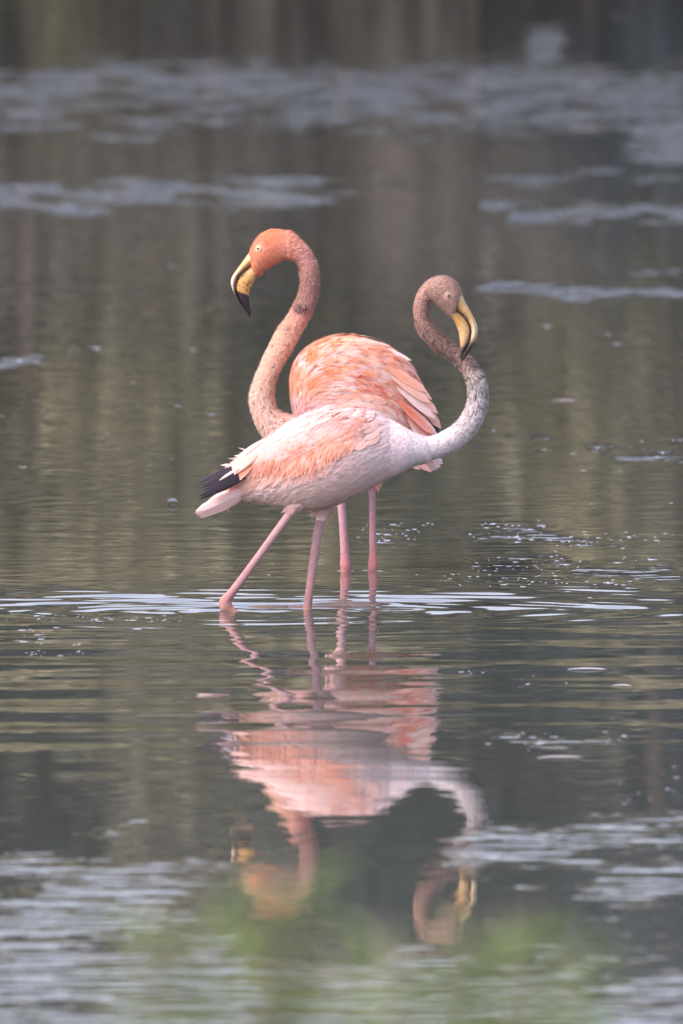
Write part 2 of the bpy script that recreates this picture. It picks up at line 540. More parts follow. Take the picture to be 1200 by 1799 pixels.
# ------------------------------------------------------------------ far bank trees, seen in the water
def leaf_cloud(centres, n, size, rng):
    """n kite-shaped leaves spread over ellipsoid clumps (x, y, z, rx, ry, rz)."""
    C = np.array(centres)
    w = C[:, 3] * C[:, 5]; idx = rng.choice(len(C), n, p=w / w.sum())
    d = rng.normal(size=(n, 3)); d /= np.linalg.norm(d, axis=1)[:, None]
    r = rng.uniform(0.25, 1.0, n) ** 0.5
    P = C[idx, :3] + d * r[:, None] * C[idx, 3:6] * (1 + 0.12 * rng.normal(size=(n, 1)))
    u = rng.normal(size=(n, 3)); u[:, 2] -= 0.3; u /= np.linalg.norm(u, axis=1)[:, None]
    v = np.cross(u, rng.normal(size=(n, 3))); v /= np.linalg.norm(v, axis=1)[:, None]
    s = size * rng.uniform(0.6, 1.4, (n, 1))
    V = np.stack([P, P + u * s * 0.5 + v * s * 0.28, P + u * s, P + u * s * 0.5 - v * s * 0.28], 1).reshape(-1, 3)
    k = np.arange(n)[:, None] * 4
    T = np.concatenate([k + [0, 1, 2], k + [0, 2, 3]])
    return V, T


def tube_mesh(paths, M=7):
    V, F = [], []
    for pts in paths:
        base = len(V)
        for i, (p, r) in enumerate(pts):
            p = Vector(p)
            a = Vector(pts[max(i - 1, 0)][0]); b = Vector(pts[min(i + 1, len(pts) - 1)][0])
            d = (b - a).normalized()
            u = d.cross(Vector((0.31, 0.87, 0.2))).normalized(); w = d.cross(u)
            for j in range(M):
                th = 2 * math.pi * j / M
                V.append(p + (u * math.cos(th) + w * math.sin(th)) * r)
        for i in range(len(pts) - 1):
            for j in range(M):
                k = (j + 1) % M
                F.append((base + i * M + j, base + i * M + k, base + (i + 1) * M + k, base + (i + 1) * M + j))
        F.append(tuple(base + (len(pts) - 1) * M + j for j in range(M)))
    return V, F


def tag(o, label, cat, group=None):
    o['label'] = label; o['category'] = cat
    if group: o['group'] = group


def empty(name, loc):
    o = bpy.data.objects.new(name, None); o.location = loc; o.empty_display_size = 0.1
    COL.objects.link(o); return o


def tree(name, x, y, h, spread, leafm, barkm, low, seed, label, cat, group, n=2600, trunk_r=0.11):
    rng = np.random.default_rng(seed)
    root = empty(name, (x, y, 0.5))
    paths, clumps = [], []
    lean = rng.normal(0, 0.06, 2)
    tp = [((lean[0] * t * h, lean[1] * t * h, -0.2 + t * (h * 0.8 + 0.2)), trunk_r * (1 - 0.75 * t)) for t in np.linspace(0, 1, 6)]
    paths.append(tp)
    for k in range(9):
        t = rng.uniform(max(low - 0.1, 0.12), 0.95); a = rng.uniform(0, 6.28)
        b0 = Vector((lean[0] * t * h, lean[1] * t * h, t * h * 0.8))
        l = spread * rng.uniform(0.5, 1.0) * (1.15 - 0.5 * t)
        b1 = b0 + Vector((math.cos(a) * l * 0.55, math.sin(a) * l * 0.5, l * 0.35)); b2 = b0 + Vector((math.cos(a) * l, math.sin(a) * l * 0.9, l * 0.55))
        paths.append([(b0, trunk_r * 0.5 * (1 - 0.5 * t)), (b1, trunk_r * 0.3), (b2, trunk_r * 0.12)])
        for c, q in ((b1, 0.8), (b2, 1.0)):
            rr = spread * rng.uniform(0.28, 0.48) * q
            clumps.append((c.x, c.y, c.z + 0.1, rr, rr, rr * 0.8))
    clumps.append((lean[0] * h, lean[1] * h, h * 0.88, spread * 0.45, spread * 0.45, h * 0.13))
    v, f = tube_mesh(paths)
    mesh_obj('trunk', v, f, barkm, root)
    V, T = leaf_cloud(clumps, n, 0.24, rng)
    V[:, 2] = np.maximum(V[:, 2], -0.1)
    mesh_np('crown', V, T, leafm, root)
    tag(root, label, cat, group)
    return root


def far_bank():
    # (x, y, height, spread, leaf, bark, low branch, words)
    spec = [
        (-9.5, 62.5, 8.6, 2.6, M_LEAF_DARK, M_BARK, .25), (-6.6, 61.2, 9.4, 2.4, M_LEAF_OLIVE, M_BARK, .3),
        (-3.9, 62.8, 9.0, 2.2, M_LEAF_DARK, M_BARK, .4), (-2.05, 60.8, 8.2, 1.7, M_LEAF_OLIVE, M_PALEBARK, .5),
        (-0.4, 62.6, 9.3, 2.1, M_LEAF_DARK, M_BARK, .35), (1.2, 61.4, 8.6, 1.7, M_LEAF_DARK, M_BARK, .42),
        (2.5, 63.2, 9.6, 1.9, M_LEAF_BLUE, M_BARK, .38), (4.6, 61.8, 8.9, 2.0, M_LEAF_BLUE, M_BARK, .42),
        (7.0, 62.4, 9.3, 2.5, M_LEAF_BLUE, M_BARK, .25), (9.8, 61.4, 8.7, 2.6, M_LEAF_DARK, M_BARK, .25)]
    for i, s in enumerate(spec):
        tree('bank_tree', s[0] * .85, s[1] + 22, s[2], s[3], s[4], s[5], s[6], 100 + i,
             'dark tree on the far bank, seen only as a blur in the water', 'tree', 'trees mirrored in the water')
    for i, (x, y, h, sp, lm) in enumerate([(-7.6, 59.6, 6.0, 1.7, M_LEAF_STRAW), (-4.9, 60.2, 6.4, 1.7, M_LEAF_STRAW), (-2.9, 59.4, 6.2, 1.4, M_LEAF_STRAW), (-1.1, 60.0, 6.5, 1.5, M_LEAF_STRAW),
                                  (0.7, 59.5, 6.3, 1.4, M_LEAF_STRAW), (2.2, 60.1, 5.9, 1.2, M_LEAF_STRAW), (4.0, 59.7, 5.6, 1.4, M_LEAF_OLIVE), (6.6, 60.2, 6.1, 1.7, M_LEAF_OLIVE)]):
        tree('willow_tree', x * .85, y + 22, h * .95, sp * 1.3, lm, M_PALEBARK if i == 2 else M_BARK, .62, 300 + i,
             'olive tree at the far water edge, seen only as a brownish blur in the water', 'tree', 'olive trees mirrored in the water', 4500, 0.10)
    shr = [(-8.2, 58.6, 2.3, 1.4, M_LEAF_STRAW), (-5.1, 58.4, 2.4, 1.4, M_LEAF_BROWN), (-3.3, 58.3, 2.3, 1.0, M_LEAF_BROWN), (-2.3, 58.7, 2.1, 0.8, M_LEAF_STRAW),
           (-1.2, 58.4, 2.4, 0.9, M_LEAF_BROWN), (0.0, 58.6, 2.2, 0.9, M_LEAF_BROWN), (1.2, 58.5, 2.5, 0.9, M_LEAF_BROWN),
           (2.3, 58.8, 2.3, 0.7, M_LEAF_BLUE), (3.6, 58.6, 2.2, 0.8, M_LEAF_BLUE), (5.2, 58.5, 2.4, 1.4, M_LEAF_BLUE), (8.0, 58.6, 2.5, 1.5, M_LEAF_STRAW)]
    for i, s in enumerate(shr):
        tree('bank_shrub', s[0] * .85, s[1] + 22, s[2], s[3] * 1.1, s[4], M_BARK, 0.1, 200 + i,
             'low shrub at the far water edge, seen only as a blur in the water', 'shrub', 'shrubs mirrored in the water', 2600, 0.05)
    rng = np.random.default_rng(9)
    cl = []
    for x in np.arange(-60, 60, 1.5):
        top = 10.0 + 0.8 * math.sin(x * 0.9) + rng.normal(0, .4)
        for z in np.arange(0.6, top, 1.3):
            cl.append((x + rng.normal(0, .3), 92 + rng.normal(0, 1), z + rng.normal(0, .3), 1.3, 1.4, 1.1))
    V, T = leaf_cloud(cl, 70000, 0.55, rng)
    V[:, 2] = np.maximum(V[:, 2], 0.45)
    o = mesh_np('woodland', V, T, M_LEAF_DARK, kind='stuff')
    o['label'] = 'dark mass of woodland behind the far bank, mirrored in the water'; o['category'] = 'woodland'


far_bank()

# ------------------------------------------------------------------ flamingos
def feather_mesh(name, nu=7, blunt=0.5, mat=None):
    """unit feather: root at origin, tip at +X, width +-0.5 in Y, arch in Z."""
    V, F, UV = [], [], []
    cols = (-1, -0.45, 0, 0.45, 1)
    for i in range(nu):
        u = i / (nu - 1)
        w = 0.5 * min(1, (0.30 + 1.6 * u)) * (1 - max(0, (u - blunt) / (1 - blunt)) ** 2.4) ** 0.6
        if i == nu - 1: w = 0.06
        for v in cols:
            arch = 4 * u * (1 - u)
            V.append((u - 0.02 * abs(v) * (1 if i else 0), v * w, arch - 0.22 * v * v * w * 2)); UV.append((u, v, 0))
    n = len(cols)
    for i in range(nu - 1):
        for j in range(n - 1):
            F.append((i * n + j, (i + 1) * n + j, (i + 1) * n + j + 1, i * n + j + 1))
    me = bpy.data.meshes.new(name); me.from_pydata(V, [], F)
    me.polygons.foreach_set('use_smooth', [True] * len(me.polygons))
    a = me.attributes.new('fuv', 'FLOAT_VECTOR', 'POINT'); a.data.foreach_set('vector', np.array(UV, np.float32).ravel())
    me.materials.append(mat or M_FEATHER)
    return me


FM_BROAD = feather_mesh('feather', 7, 0.55)
FM_LONG = feather_mesh('feather', 8, 0.7)
FM_POINT = feather_mesh('feather', 8, 0.35)
FM_BLACK = feather_mesh('feather', 8, 0.2, M_BLACKF)


class Bird:
    def __init__(self, name, Y, foot):
        self.Y = Y; self.s = mpp(Y)
        p = at(foot[0], foot[1], Y)
        self.root = empty(name, (p.x, p.y, 0.0))
        self.inv = Vector((-p.x, -p.y, 0.0))
        self.bvh = None

    def adopt(self, o, parent=None):
        """keep world place: shift mesh data into the frame of the bird's base"""
        o.data.transform(Matrix.Translation(self.inv)); o.parent = parent or self.root
        return o

    def surf(self, px, py, far=False):
        a = at(px, py, self.Y - 0.6); b = at(px, py, self.Y + 0.6)
        if far: a, b = b, a
        h, n, i, d = self.bvh.ray_cast(a, (b - a).normalized(), 1.4)
        return (h, n) if h else (None, None)

    def feather(self, parent, mesh, root, tip, width, colr, off=0.001, lift=0.004, arch=0.0, nudge=None):
        r, n0 = self.surf(*root)
        if r is None: return None
        t, n1 = self.surf(*tip)
        mid, n2 = self.surf((root[0] + tip[0]) / 2, (root[1] + tip[1]) / 2)
        if t is None:
            t = at(tip[0], tip[1], r.y + (0.012 if nudge is None else nudge)); n1 = n0
        lim = 0.9 * (Vector((r.x, 0, r.z)) - Vector((t.x, 0, t.z))).length
        if abs(t.y - r.y) > lim:
            t = at(tip[0], tip[1], r.y + math.copysign(lim, t.y - r.y))
        n = (n0 + n1 + (n2 or n0)).normalized()
        r = r + n0 * off; t = t + n1 * (off + lift)
        x = t - r; ln = x.length; x.normalize()
        sag = arch * ln
        if mid is not None:
            sag = max(sag, (mid + n * (off + lift * 0.5) - (r + t) / 2).dot(n))
        sag = min(sag, 0.18 * ln)
        yv = n.cross(x).normalized(); z = x.cross(yv).normalized()
        o = bpy.data.objects.new('feather', mesh)
        COL.objects.link(o)
        sz = max(sag, 0.0025)
        M = Matrix(((x.x * ln, yv.x * width * self.s, z.x * sz, r.x + self.inv.x),
                    (x.y * ln, yv.y * width * self.s, z.y * sz, r.y + self.inv.y),
                    (x.z * ln, yv.z * width * self.s, z.z * sz, r.z + self.inv.z), (0, 0, 0, 1)))
        o.matrix_world = M
        o.parent = parent
        o.color = (*np.clip(colr, 0, 0.95), 1)
        return o

    def body(self, lofts, voxel, colour):
        me = union(lofts, voxel)
        V = verts_np(me)
        px, py = to_px(V)
        set_col(me, colour(px, py, V))
        me.polygons.foreach_set('use_smooth', [True] * len(me.polygons))
        me.materials.clear(); me.materials.append(M_SKIN); me.name = 'body'
        o = bpy.data.objects.new('body', me); COL.objects.link(o)
        self.V = V; self.polys = [tuple(p.vertices) for p in me.polygons]
        self.bvh = BVHTree.FromPolygons([Vector(v) for v in V], self.polys)
        self.body_obj = self.adopt(o)

    def sample(self, n, weight, rng):
        """random points on the body: position, normal, px, py"""
        Q = np.array([p if len(p) == 4 else (p[0], p[1], p[2], p[2]) for p in self.polys])
        A, B, C, D = (self.V[Q[:, k]] for k in range(4))
        nr = np.cross(C - A, D - B); ar = np.linalg.norm(nr, axis=1) + 1e-12
        cpx, cpy = to_px((A + B + C + D) / 4)
        w = ar * weight(cpx, cpy); w /= w.sum()
        i = rng.choice(len(Q), n, p=w)
        u, v = rng.random((2, n, 1))
        P = (A[i] * (1 - u) + B[i] * u) * (1 - v) + (D[i] * (1 - u) + C[i] * u) * v
        Nn = nr[i] / ar[i][:, None]
        cen = self.V.mean(0)
        x, y = to_px(P)
        return P, Nn, x, y

    def blades(self, name, n, weight, flow, length, width, lift, colour, rng, jit=0.35, off=-0.0006, parent=None):
        P, Nn, x, y = self.sample(n, weight, rng)
        f = flow(x, y)
        f3 = np.stack([f[:, 0], np.zeros(n), -f[:, 1]], 1)
        f3 += rng.normal(0, jit, (n, 3))
        f3 -= Nn * (f3 * Nn).sum(1)[:, None]
        f3 /= np.linalg.norm(f3, axis=1)[:, None] + 1e-9
        lf = lift(x, y) * rng.uniform(0.5, 1.5, n)
        d = f3 * np.cos(lf)[:, None] + Nn * np.sin(lf)[:, None]
        sd_ = np.cross(Nn, d); sd_ /= np.linalg.norm(sd_, axis=1)[:, None] + 1e-9
        ln = (length(x, y) * rng.uniform(0.6, 1.3, n))[:, None]
        wd = (width(x, y) * rng.uniform(0.7, 1.3, n))[:, None]
        P = P + Nn * off
        bend = -Nn * ln * 0.08
        V = np.stack([P - sd_ * wd * 0.3, P + sd_ * wd * 0.3, P + d * ln * 0.6 + sd_ * wd * 0.5, P + d * ln + bend, P + d * ln * 0.6 - sd_ * wd * 0.5], 1)
        c0, c1 = colour(x, y, rng)
        Cc = np.stack([c0, c0, c0 * 0.5 + c1 * 0.5, c1, c0 * 0.5 + c1 * 0.5], 1)
        k = np.arange(n)[:, None] * 5
        T = np.concatenate([k + [0, 1, 2], k + [0, 2, 4], k + [4, 2, 3]])
        o = mesh_np(name, V.reshape(-1, 3), T, M_DOWN, None, True, Cc.reshape(-1, 3), 'stuff')
        return self.adopt(o, parent)

    def bill(self, outer, gape, inner, hw, colour_up, colour_lo, dy=0):
        n = len(outer)
        up = [(*outer[i], *gape[i], hw[i]) for i in range(n)]
        lo = [(*gape[i], *inner[i], hw[i] * 0.9) for i in range(n)]
        for nm, pr, cf in (('upper_mandible', up, colour_up), ('lower_mandible', lo, colour_lo)):
            # tuck the cutting edges apart a little so that the gape reads as a line
            q = []
            for p in pr:
                a = np.array(p[:2]); b = np.array(p[2:4]); g = (b - a) / (np.linalg.norm(b - a) + 1e-6)
                gap = 0.7
                if nm == 'upper_mandible': b = b - g * gap
                else: a = a + g * gap
                q.append((*a, *b, p[4]))
            v, f, t = loft(q, self.Y + dy * self.s, 6, 22)
            o = mesh_obj(nm, v, f, M_BILL, None, True)
            V = np.array([tuple(k) for k in v]); x, y = to_px(V)
            cc = cf(x, y, np.array(t)); dg_, tg_, _ = chain_param(x, y, gape)
            ke = (sstep(2.6, 1.1, dg_) * sstep(0.03, 0.12, tg_))[:, None]
            set_col(o.data, cc * (1 - ke) + L3(44, 36, 34) * ke)
            self.adopt(o)
            yield o

    def eye(self, px, py, r, iris, lid):
        for far in (False, True):
            h, n = self.surf(px, py, far)
            if h is None: continue
            rr = r * self.s
            c = h - n * rr * 0.45
            V, F, = [], []
            bm = bmesh.new(); bmesh.ops.create_uvsphere(bm, u_segments=20, v_segments=12, radius=rr)
            me = bpy.data.meshes.new('eye'); bm.to_mesh(me); bm.free()
            me.polygons.foreach_set('use_smooth', [True] * len(me.polygons)); me.materials.append(iris)
            me.transform(Matrix.Translation(c))
            e = bpy.data.objects.new('eye', me); COL.objects.link(e); self.adopt(e)
            # pupil: domed disc on the eyeball
            ax = n; u = ax.orthogonal().normalized(); w = ax.cross(u)
            pv, pf = [c + ax * rr * 1.05], []
            for q, (ra, hh) in enumerate(((0.22, 1.03), (0.42, 0.93))):
                for j in range(14):
                    th = 2 * math.pi * j / 14
                    pv.append(c + ax * rr * hh + (u * math.cos(th) + w * math.sin(th)) * rr * ra)
            for j in range(14):
                k = (j + 1) % 14
                pf.append((0, 1 + j, 1 + k)); pf.append((1 + j, 15 + j, 15 + k, 1 + k))
            p = mesh_obj('pupil', pv, pf, M_PUPIL, None); self.adopt(p, e)
            # bare ring of skin
            tv, tf = [], []
            R_, r_ = rr * 1.02, rr * 0.24
            for j in range(22):
                th = 2 * math.pi * j / 22; rd = u * math.cos(th) + w * math.sin(th)
                for k in range(8):
                    ph = 2 * math.pi * k / 8
                    tv.append(c + ax * rr * 0.42 + rd * (R_ + r_ * math.cos(ph)) + ax * r_ * math.sin(ph))
            for j in range(22):
                for k in range(8):
                    tf.append((j * 8 + k, ((j + 1) % 22) * 8 + k, ((j + 1) % 22) * 8 + (k + 1) % 8, j * 8 + (k + 1) % 8))
            l = mesh_obj('eye_ring', tv, tf, lid, None); self.adopt(l, e)


def chain_param(px, py, chain):
    """nearest point on a pixel polyline: distance and parameter 0..1, vectorised"""
    C = np.asarray([c[:2] for c in chain], float)
    best = np.full(len(px), 1e9); par = np.zeros(len(px)); seg = np.zeros((len(px), 2))
    L = np.concatenate([[0], np.cumsum(np.linalg.norm(np.diff(C, axis=0), axis=1))])
    for i in range(len(C) - 1):
        a, b = C[i], C[i + 1]; ab = b - a; l2 = ab @ ab
        t = np.clip(((px - a[0]) * ab[0] + (py - a[1]) * ab[1]) / l2, 0, 1)
        d = np.hypot(px - a[0] - t * ab[0], py - a[1] - t * ab[1])
        m = d < best
        best[m] = d[m]; par[m] = (L[i] + t[m] * math.sqrt(l2)) / L[-1]; seg[m] = ab / math.sqrt(l2)
    return best, par, seg


def ramp(t, stops):
    xs = [s[0] for s in stops]; cs = np.array([lin(*s[1]) for s in stops])
    return np.stack([np.interp(t, xs, cs[:, k]) for k in range(3)], 1)


# ---------------- the walking bird in front
def build_front():
    B = Bird('flamingo', 0.0, (470, 1072))
    tag(B.root, 'pale pink flamingo wading in front, facing right with its neck curled back', 'flamingo', 'flamingos wading in the pond')
    rng = np.random.default_rng(21)
    torso = [(398, 858, 400, 884, 14), (425, 838, 430, 880, 28), (460, 806, 465, 884, 44), (495, 772, 500, 890, 58), (530, 746, 532, 894, 68), (565, 727, 565, 893, 75),
             (600, 716, 602, 882, 78), (635, 715, 640, 864, 74), (668, 726, 674, 845, 62), (700, 744, 706, 830, 46), (728, 760, 732, 818, 33), (752, 768, 756, 812, 24)]
    neck_c = [(715, 792, 36), (740, 791, 25), (765, 785, 22.5), (788, 775, 22), (813, 757, 20), (831, 732, 19), (839, 706, 17.5), (839, 682, 16.5), (833, 660, 15),
              (821, 641, 13.8, 3), (804, 626, 13, 4), (785, 613, 13.5, 2), (767, 598, 14, -1), (751, 580, 14.3, -5), (741, 558, 13.5, -9), (741, 537, 13, -13)]
    # head: lower outline, upper outline; head and bill held a little nearer than the neck
    head = [(755, 527, 734, 516, 14, -15), (763, 530, 745, 500, 16, -17), (772, 540, 760, 489, 19, -19), (782, 549, 778, 485, 20.5, -20), (790, 556, 794, 490, 20, -20), (795, 558, 805, 503, 17, -20), (796, 557, 811, 517, 14, -20)]
    neck = rod(neck_c, 0.88)[:-1] + [(754, 536, 728, 536, 13, -13)] + head
    thigh1 = rod([(545, 850, 26, -20), (530, 872, 20, -22), (518, 890, 11.5, -24), (512, 898, 9.5, -24)])
    leg1 = rod([(522, 884, 9.5, -24), (513, 897, 9.3, -24), (495, 922, 8.8, -24), (460, 970, 8.3, -24), (425, 1018, 8.6, -24), (406, 1043, 9.5, -24), (396, 1056, 12.5, -24), (397, 1066, 13.5, -24),
                (405, 1073, 10.5, -24), (418, 1082, 8.5, -24), (440, 1100, 8, -24), (470, 1128, 8, -24)], 0.87)
    thigh2 = rod([(585, 860, 24, 14), (574, 885, 18, 14), (566, 905, 11.5, 14), (563, 914, 9.5, 14)])
    leg2 = rod([(570, 893, 10, 14), (563, 914, 9.5, 14), (557, 945, 9.2, 14), (549, 1000, 8.8, 14), (543, 1045, 8.8, 14), (540, 1072, 9.2, 14), (538, 1100, 9, 14), (536, 1150, 8, 14)], 0.87)
    wing_n = [(652, 752, 648, 792, 6, -58), (630, 734, 632, 815, 12, -60), (600, 722, 605, 838, 16, -58), (565, 722, 572, 850, 18, -54), (530, 735, 545, 855, 18, -50),
              (495, 755, 510, 857, 16, -44), (460, 780, 475, 857, 14, -36), (430, 800, 440, 855, 10, -28), (408, 818, 412, 850, 5, -24)]
    wing_f = [(*p[:5], -p[5]) for p in wing_n]
    parts = [loft(torso, B.Y, 4, 36), loft(neck, B.Y, 4, 24), loft(thigh1, B.Y, 3, 16), loft(leg1, B.Y, 4, 16),
             loft(thigh2, B.Y, 3, 16), loft(leg2, B.Y, 4, 16), loft(wing_f, B.Y, 3, 20), loft(wing_n, B.Y, 3, 20)]
    chain = neck_c[1:] + [(749, 515), (770, 515), (800, 535)]
    NECK = [(0, (240, 226, 226)), (.14, (236, 220, 218)), (.28, (226, 206, 198)), (.40, (206, 182, 170)), (.52, (160, 136, 124)), (.62, (134, 110, 100)), (.74, (158, 128, 116)), (.82, (178, 140, 126)), (.9, (192, 150, 134)), (1, (196, 156, 142))]
    legs = [[(513, 897), (398, 1060), (440, 1100), (470, 1128)], [(563, 914), (540, 1072), (536, 1150)]]

    def colour(px, py, V=None):
        d, t, s = chain_param(px, py, chain)
        c = ramp(t, NECK)
        tor = np.broadcast_to(L3(246, 220, 212), c.shape).copy()
        chest = sstep(600, 690, px)[:, None]
        tor = tor * (1 - chest) + L3(246, 226, 222) * chest
        w = sstep(742, 700, px)[:, None] * (py > 690)[:, None]
        c = c * (1 - w) + tor * w
        for lg in legs:
            dl, tl, _ = chain_param(px, py, lg)
            below = (dl < 22) & (py > 870) & (tl > 0.002) & ~((tl < 0.03) & (dl > 14))
            lc = ramp(tl, [(0, (184, 148, 148)), (.35, (176, 138, 138)), (.6, (176, 132, 128)), (.72, (192, 140, 124)), (1, (180, 124, 114))])
            nz = hnoise(px, py, 7, 1.0)[:, None]
            lc = lc * (1 + 0.10 * nz + 0.07 * np.sin(py * 1.25 + 2 * np.sin(px * .3))[:, None]) * (1 - 0.16 * np.exp(-((py - 1060) / 22) ** 2)[:, None])
            c[below] = lc[below]
        return c

    B.body(parts, 0.0030, colour)
    # flow of the plumage
    gx = np.array([[600, 710], [500, 760], [430, 820], [400, 860], [640, 790], [560, 850], [600, 870], [520, 880], [700, 790], [680, 830], [660, 735], [450, 870]], float)
    gd = np.array([[-.85, .5], [-.85, .55], [-.85, .5], [-.95, .35], [-.8, .55], [-.85, .3], [-.9, .3], [-.7, .6], [-.95, .1], [-.95, .3], [-.8, .1], [-.97, .25]], float)

    def flow(x, y):
        d, t, s = chain_param(x, y, chain)
        w = 1 / ((x[:, None] - gx[:, 0]) ** 2 + (y[:, None] - gx[:, 1]) ** 2 + 50)
        g = (w[:, :, None] * gd).sum(1); g /= np.linalg.norm(g, axis=1)[:, None]
        nk = ((x > 738) | (y < 690))[:, None]
        return np.where(nk, -s, g)

    is_leg = lambda x, y: (y > 898) | ((y > 886) & (x < 524))
    on_neck = lambda x, y: np.where(y < 690, 1.0, sstep(705, 750, x))
    face = lambda x, y: np.hypot(x - 788, y - 520) < 8

    def col_neck(x, y, r):
        c = colour(x, y)
        d, t, s = chain_param(x, y, chain)
        n = len(x)
        dark = 0.30 * np.exp(-((t - 0.45) / 0.2) ** 2) + 0.06 * sstep(0.03, 0.15, t)
        dk = (r.random(n) < dark) & (hnoise(x, y, 9, 2) > -0.3)
        c = c * (1.02 + 0.2 * sstep(0.02, 0.2, t))[:, None]
        br = (1 + 0.14 * r.normal(size=n))[:, None]
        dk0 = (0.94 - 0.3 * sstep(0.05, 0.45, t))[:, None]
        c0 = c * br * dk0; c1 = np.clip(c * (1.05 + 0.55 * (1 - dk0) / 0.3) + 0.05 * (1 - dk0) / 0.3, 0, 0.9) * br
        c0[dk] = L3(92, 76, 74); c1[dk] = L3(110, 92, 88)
        return c0, c1
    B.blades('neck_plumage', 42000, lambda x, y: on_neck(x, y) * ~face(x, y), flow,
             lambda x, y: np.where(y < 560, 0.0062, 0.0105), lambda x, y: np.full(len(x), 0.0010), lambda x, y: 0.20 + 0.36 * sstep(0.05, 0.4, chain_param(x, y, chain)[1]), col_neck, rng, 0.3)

    def col_body(x, y, r):
        n = len(x); c = colour(x, y)
        br = (1 + 0.04 * r.normal(size=n))[:, None]
        nz = hnoise(x, y, 26, 5)[:, None]
        c = c * (1 + np.array([0.03, -0.03, -0.02]) * nz)
        pe = (sstep(0.1, 0.7, hnoise(x, y, 14, 9)) * sstep(690, 640, x) * sstep(790, 730, y))[:, None] * 0.6
        c = c * (1 - pe) + L3(244, 190, 165) * pe
        return c * br * 0.97, np.clip(c * br * 1.05, 0, 0.93)
    B.blades('body_plumage', 17000, lambda x, y: (1 - on_neck(x, y)) * ~is_leg(x, y), flow,
             lambda x, y: np.where(x > 690, 0.012, 0.026), lambda x, y: np.where(x > 690, 0.0026, 0.0055), lambda x, y: np.full(len(x), 0.10), col_body, rng, 0.22)

    # bill
    outer = [(811, 517), (818, 531), (826, 546), (834, 561), (839, 574), (839, 585), (836, 598), (829, 611), (821, 624), (814, 634)]
    gape = [(793, 541), (803, 546), (813, 553), (821, 563), (826, 574), (827, 584), (825, 596), (820, 609), (815, 622), (811.5, 633)]
    inner = [(791, 556), (796, 561), (800, 569), (804, 578), (806.5, 587), (807.5, 596), (808.5, 606), (809, 616), (809, 625), (809.5, 633)]
    hw = [12, 12, 11.5, 11, 10.5, 10, 9, 7.5, 5, 1.5]
    def cu(x, y, t):
        c = ramp(t, [(0, (216, 192, 156)), (.08, (200, 162, 106)), (.3, (204, 168, 114)), (.5, (214, 194, 158)), (.62, (205, 180, 140)), (.72, (90, 72, 66)), (.8, (52, 44, 48)), (1, (44, 38, 44))])
        return c * (1 + 0.12 * hnoise(x, y, 5, 3))[:, None]
    def cl(x, y, t):
        c = ramp(t, [(0, (200, 156, 104)), (.2, (200, 154, 94)), (.5, (208, 172, 118)), (.66, (194, 160, 114)), (.76, (80, 64, 60)), (.82, (50, 42, 46)), (1, (42, 36, 42))])
        return c * (1 + 0.15 * hnoise(x, y, 4, 5))[:, None]
    ms = list(B.bill(outer, gape, inner, hw, cu, cl, -21))
    v, f, t = loft([(815, 546, 815.4, 547, 12.5), (818, 549, 817, 551, 12.3), (822, 555, 820.4, 557, 11.8), (825, 561, 824.6, 562, 11.3)], B.Y - 21 * B.s, 3, 10)
    B.adopt(mesh_obj('nostril', v, f, M_DARKHORN, None), ms[0])
    B.eye(788, 519.6, 4.3, M_IRIS_G, M_LID_F)

    # wing feathers
    wv, wf, wt = loft(wing_n, B.Y - 0.001, 4, 22)
    wing = mesh_obj('wing', wv, wf, M_SKIN, None, True)
    set_col(wing.data, np.broadcast_to(L3(240, 196, 178), (len(wv), 3)))
    B.adopt(wing)

    R = random.Random(3)
    pal = {'w': L3(250, 228, 226), 'p': L3(247, 208, 200), 's': L3(245, 186, 162), 'o': L3(241, 160, 122), 'd': L3(236, 140, 100)}
    def pick(ws):
        k = R.choices(list(ws), list(ws.values()))[0]; c = pal[k] * R.uniform(0.93, 1.05)
        return tuple(np.clip(c, 0, 0.95))
    def hem(x):      # lower edge of the folded wing
        return np.interp(x, [400, 440, 540, 580, 614, 646], [846, 856, 852, 832, 817, 775])
    # black flight feathers and the long pale one over them, lowest first
    for i in range(7):
        q = i / 6
        B.feather(wing, FM_BLACK, (428 + 6 * q, 815 + 22 * q), (352 + 8 * q + R.uniform(-6, 10), 849 + 25 * q), 11, (0.03, 0.025, 0.03), 0.002 + 0.001 * i, 0.006, 0.03, -0.006)
    B.feather(wing, FM_LONG, (432, 797), (353, 843), 14, tuple(pal['p']), 0.008, 0.010, 0.05, -0.012)
    B.feather(wing, FM_POINT, (436, 790), (372, 824), 12, tuple(pal['w']), 0.009, 0.010, 0.05, -0.012)
    B.feather(wing, FM_POINT, (440, 783), (384, 803), 6, tuple(pal['w']), 0.009, 0.012, 0.1, -0.01)
    B.feather(wing, FM_POINT, (425, 822), (392, 845), 5, tuple(pal['w']), 0.012, 0.010, 0.05, -0.012)
    def wcol(x, y):
        """plumage colour of the folded wing"""
        x = np.atleast_1d(np.asarray(x, float)); y = np.atleast_1d(np.asarray(y, float))
        c = np.broadcast_to(L3(242, 207, 197), (len(x), 3)).copy()
        def mixin(m, col):
            nonlocal c
            m = np.clip(m, 0, 1)[:, None]; c = c * (1 - m) + L3(*col) * m
        mixin(sstep(-0.1, 0.7, hnoise(x, y, 22, 2)) * 0.8, (247, 204, 190))
        mixin(sstep(0.2, 0.7, hnoise(x, y, 13, 6)) * sstep(580, 620, x) * sstep(770, 745, y), (243, 178, 145))
        up = np.interp(x, [400, 415, 480, 540, 600, 650], [804, 796, 780, 768, 757, 738])
        band_ = sstep(-8, 8, y - up) * (0.25 + 0.75 * sstep(650, 605, x))
        mixin(band_ * (0.75 + 0.3 * hnoise(x, y, 11, 3)) * sstep(398, 432, x), (244, 178, 148))
        mixin(band_ * sstep(0.35, 0.8, hnoise(x, y, 12, 8)) * sstep(420, 450, x), (240, 158, 118))
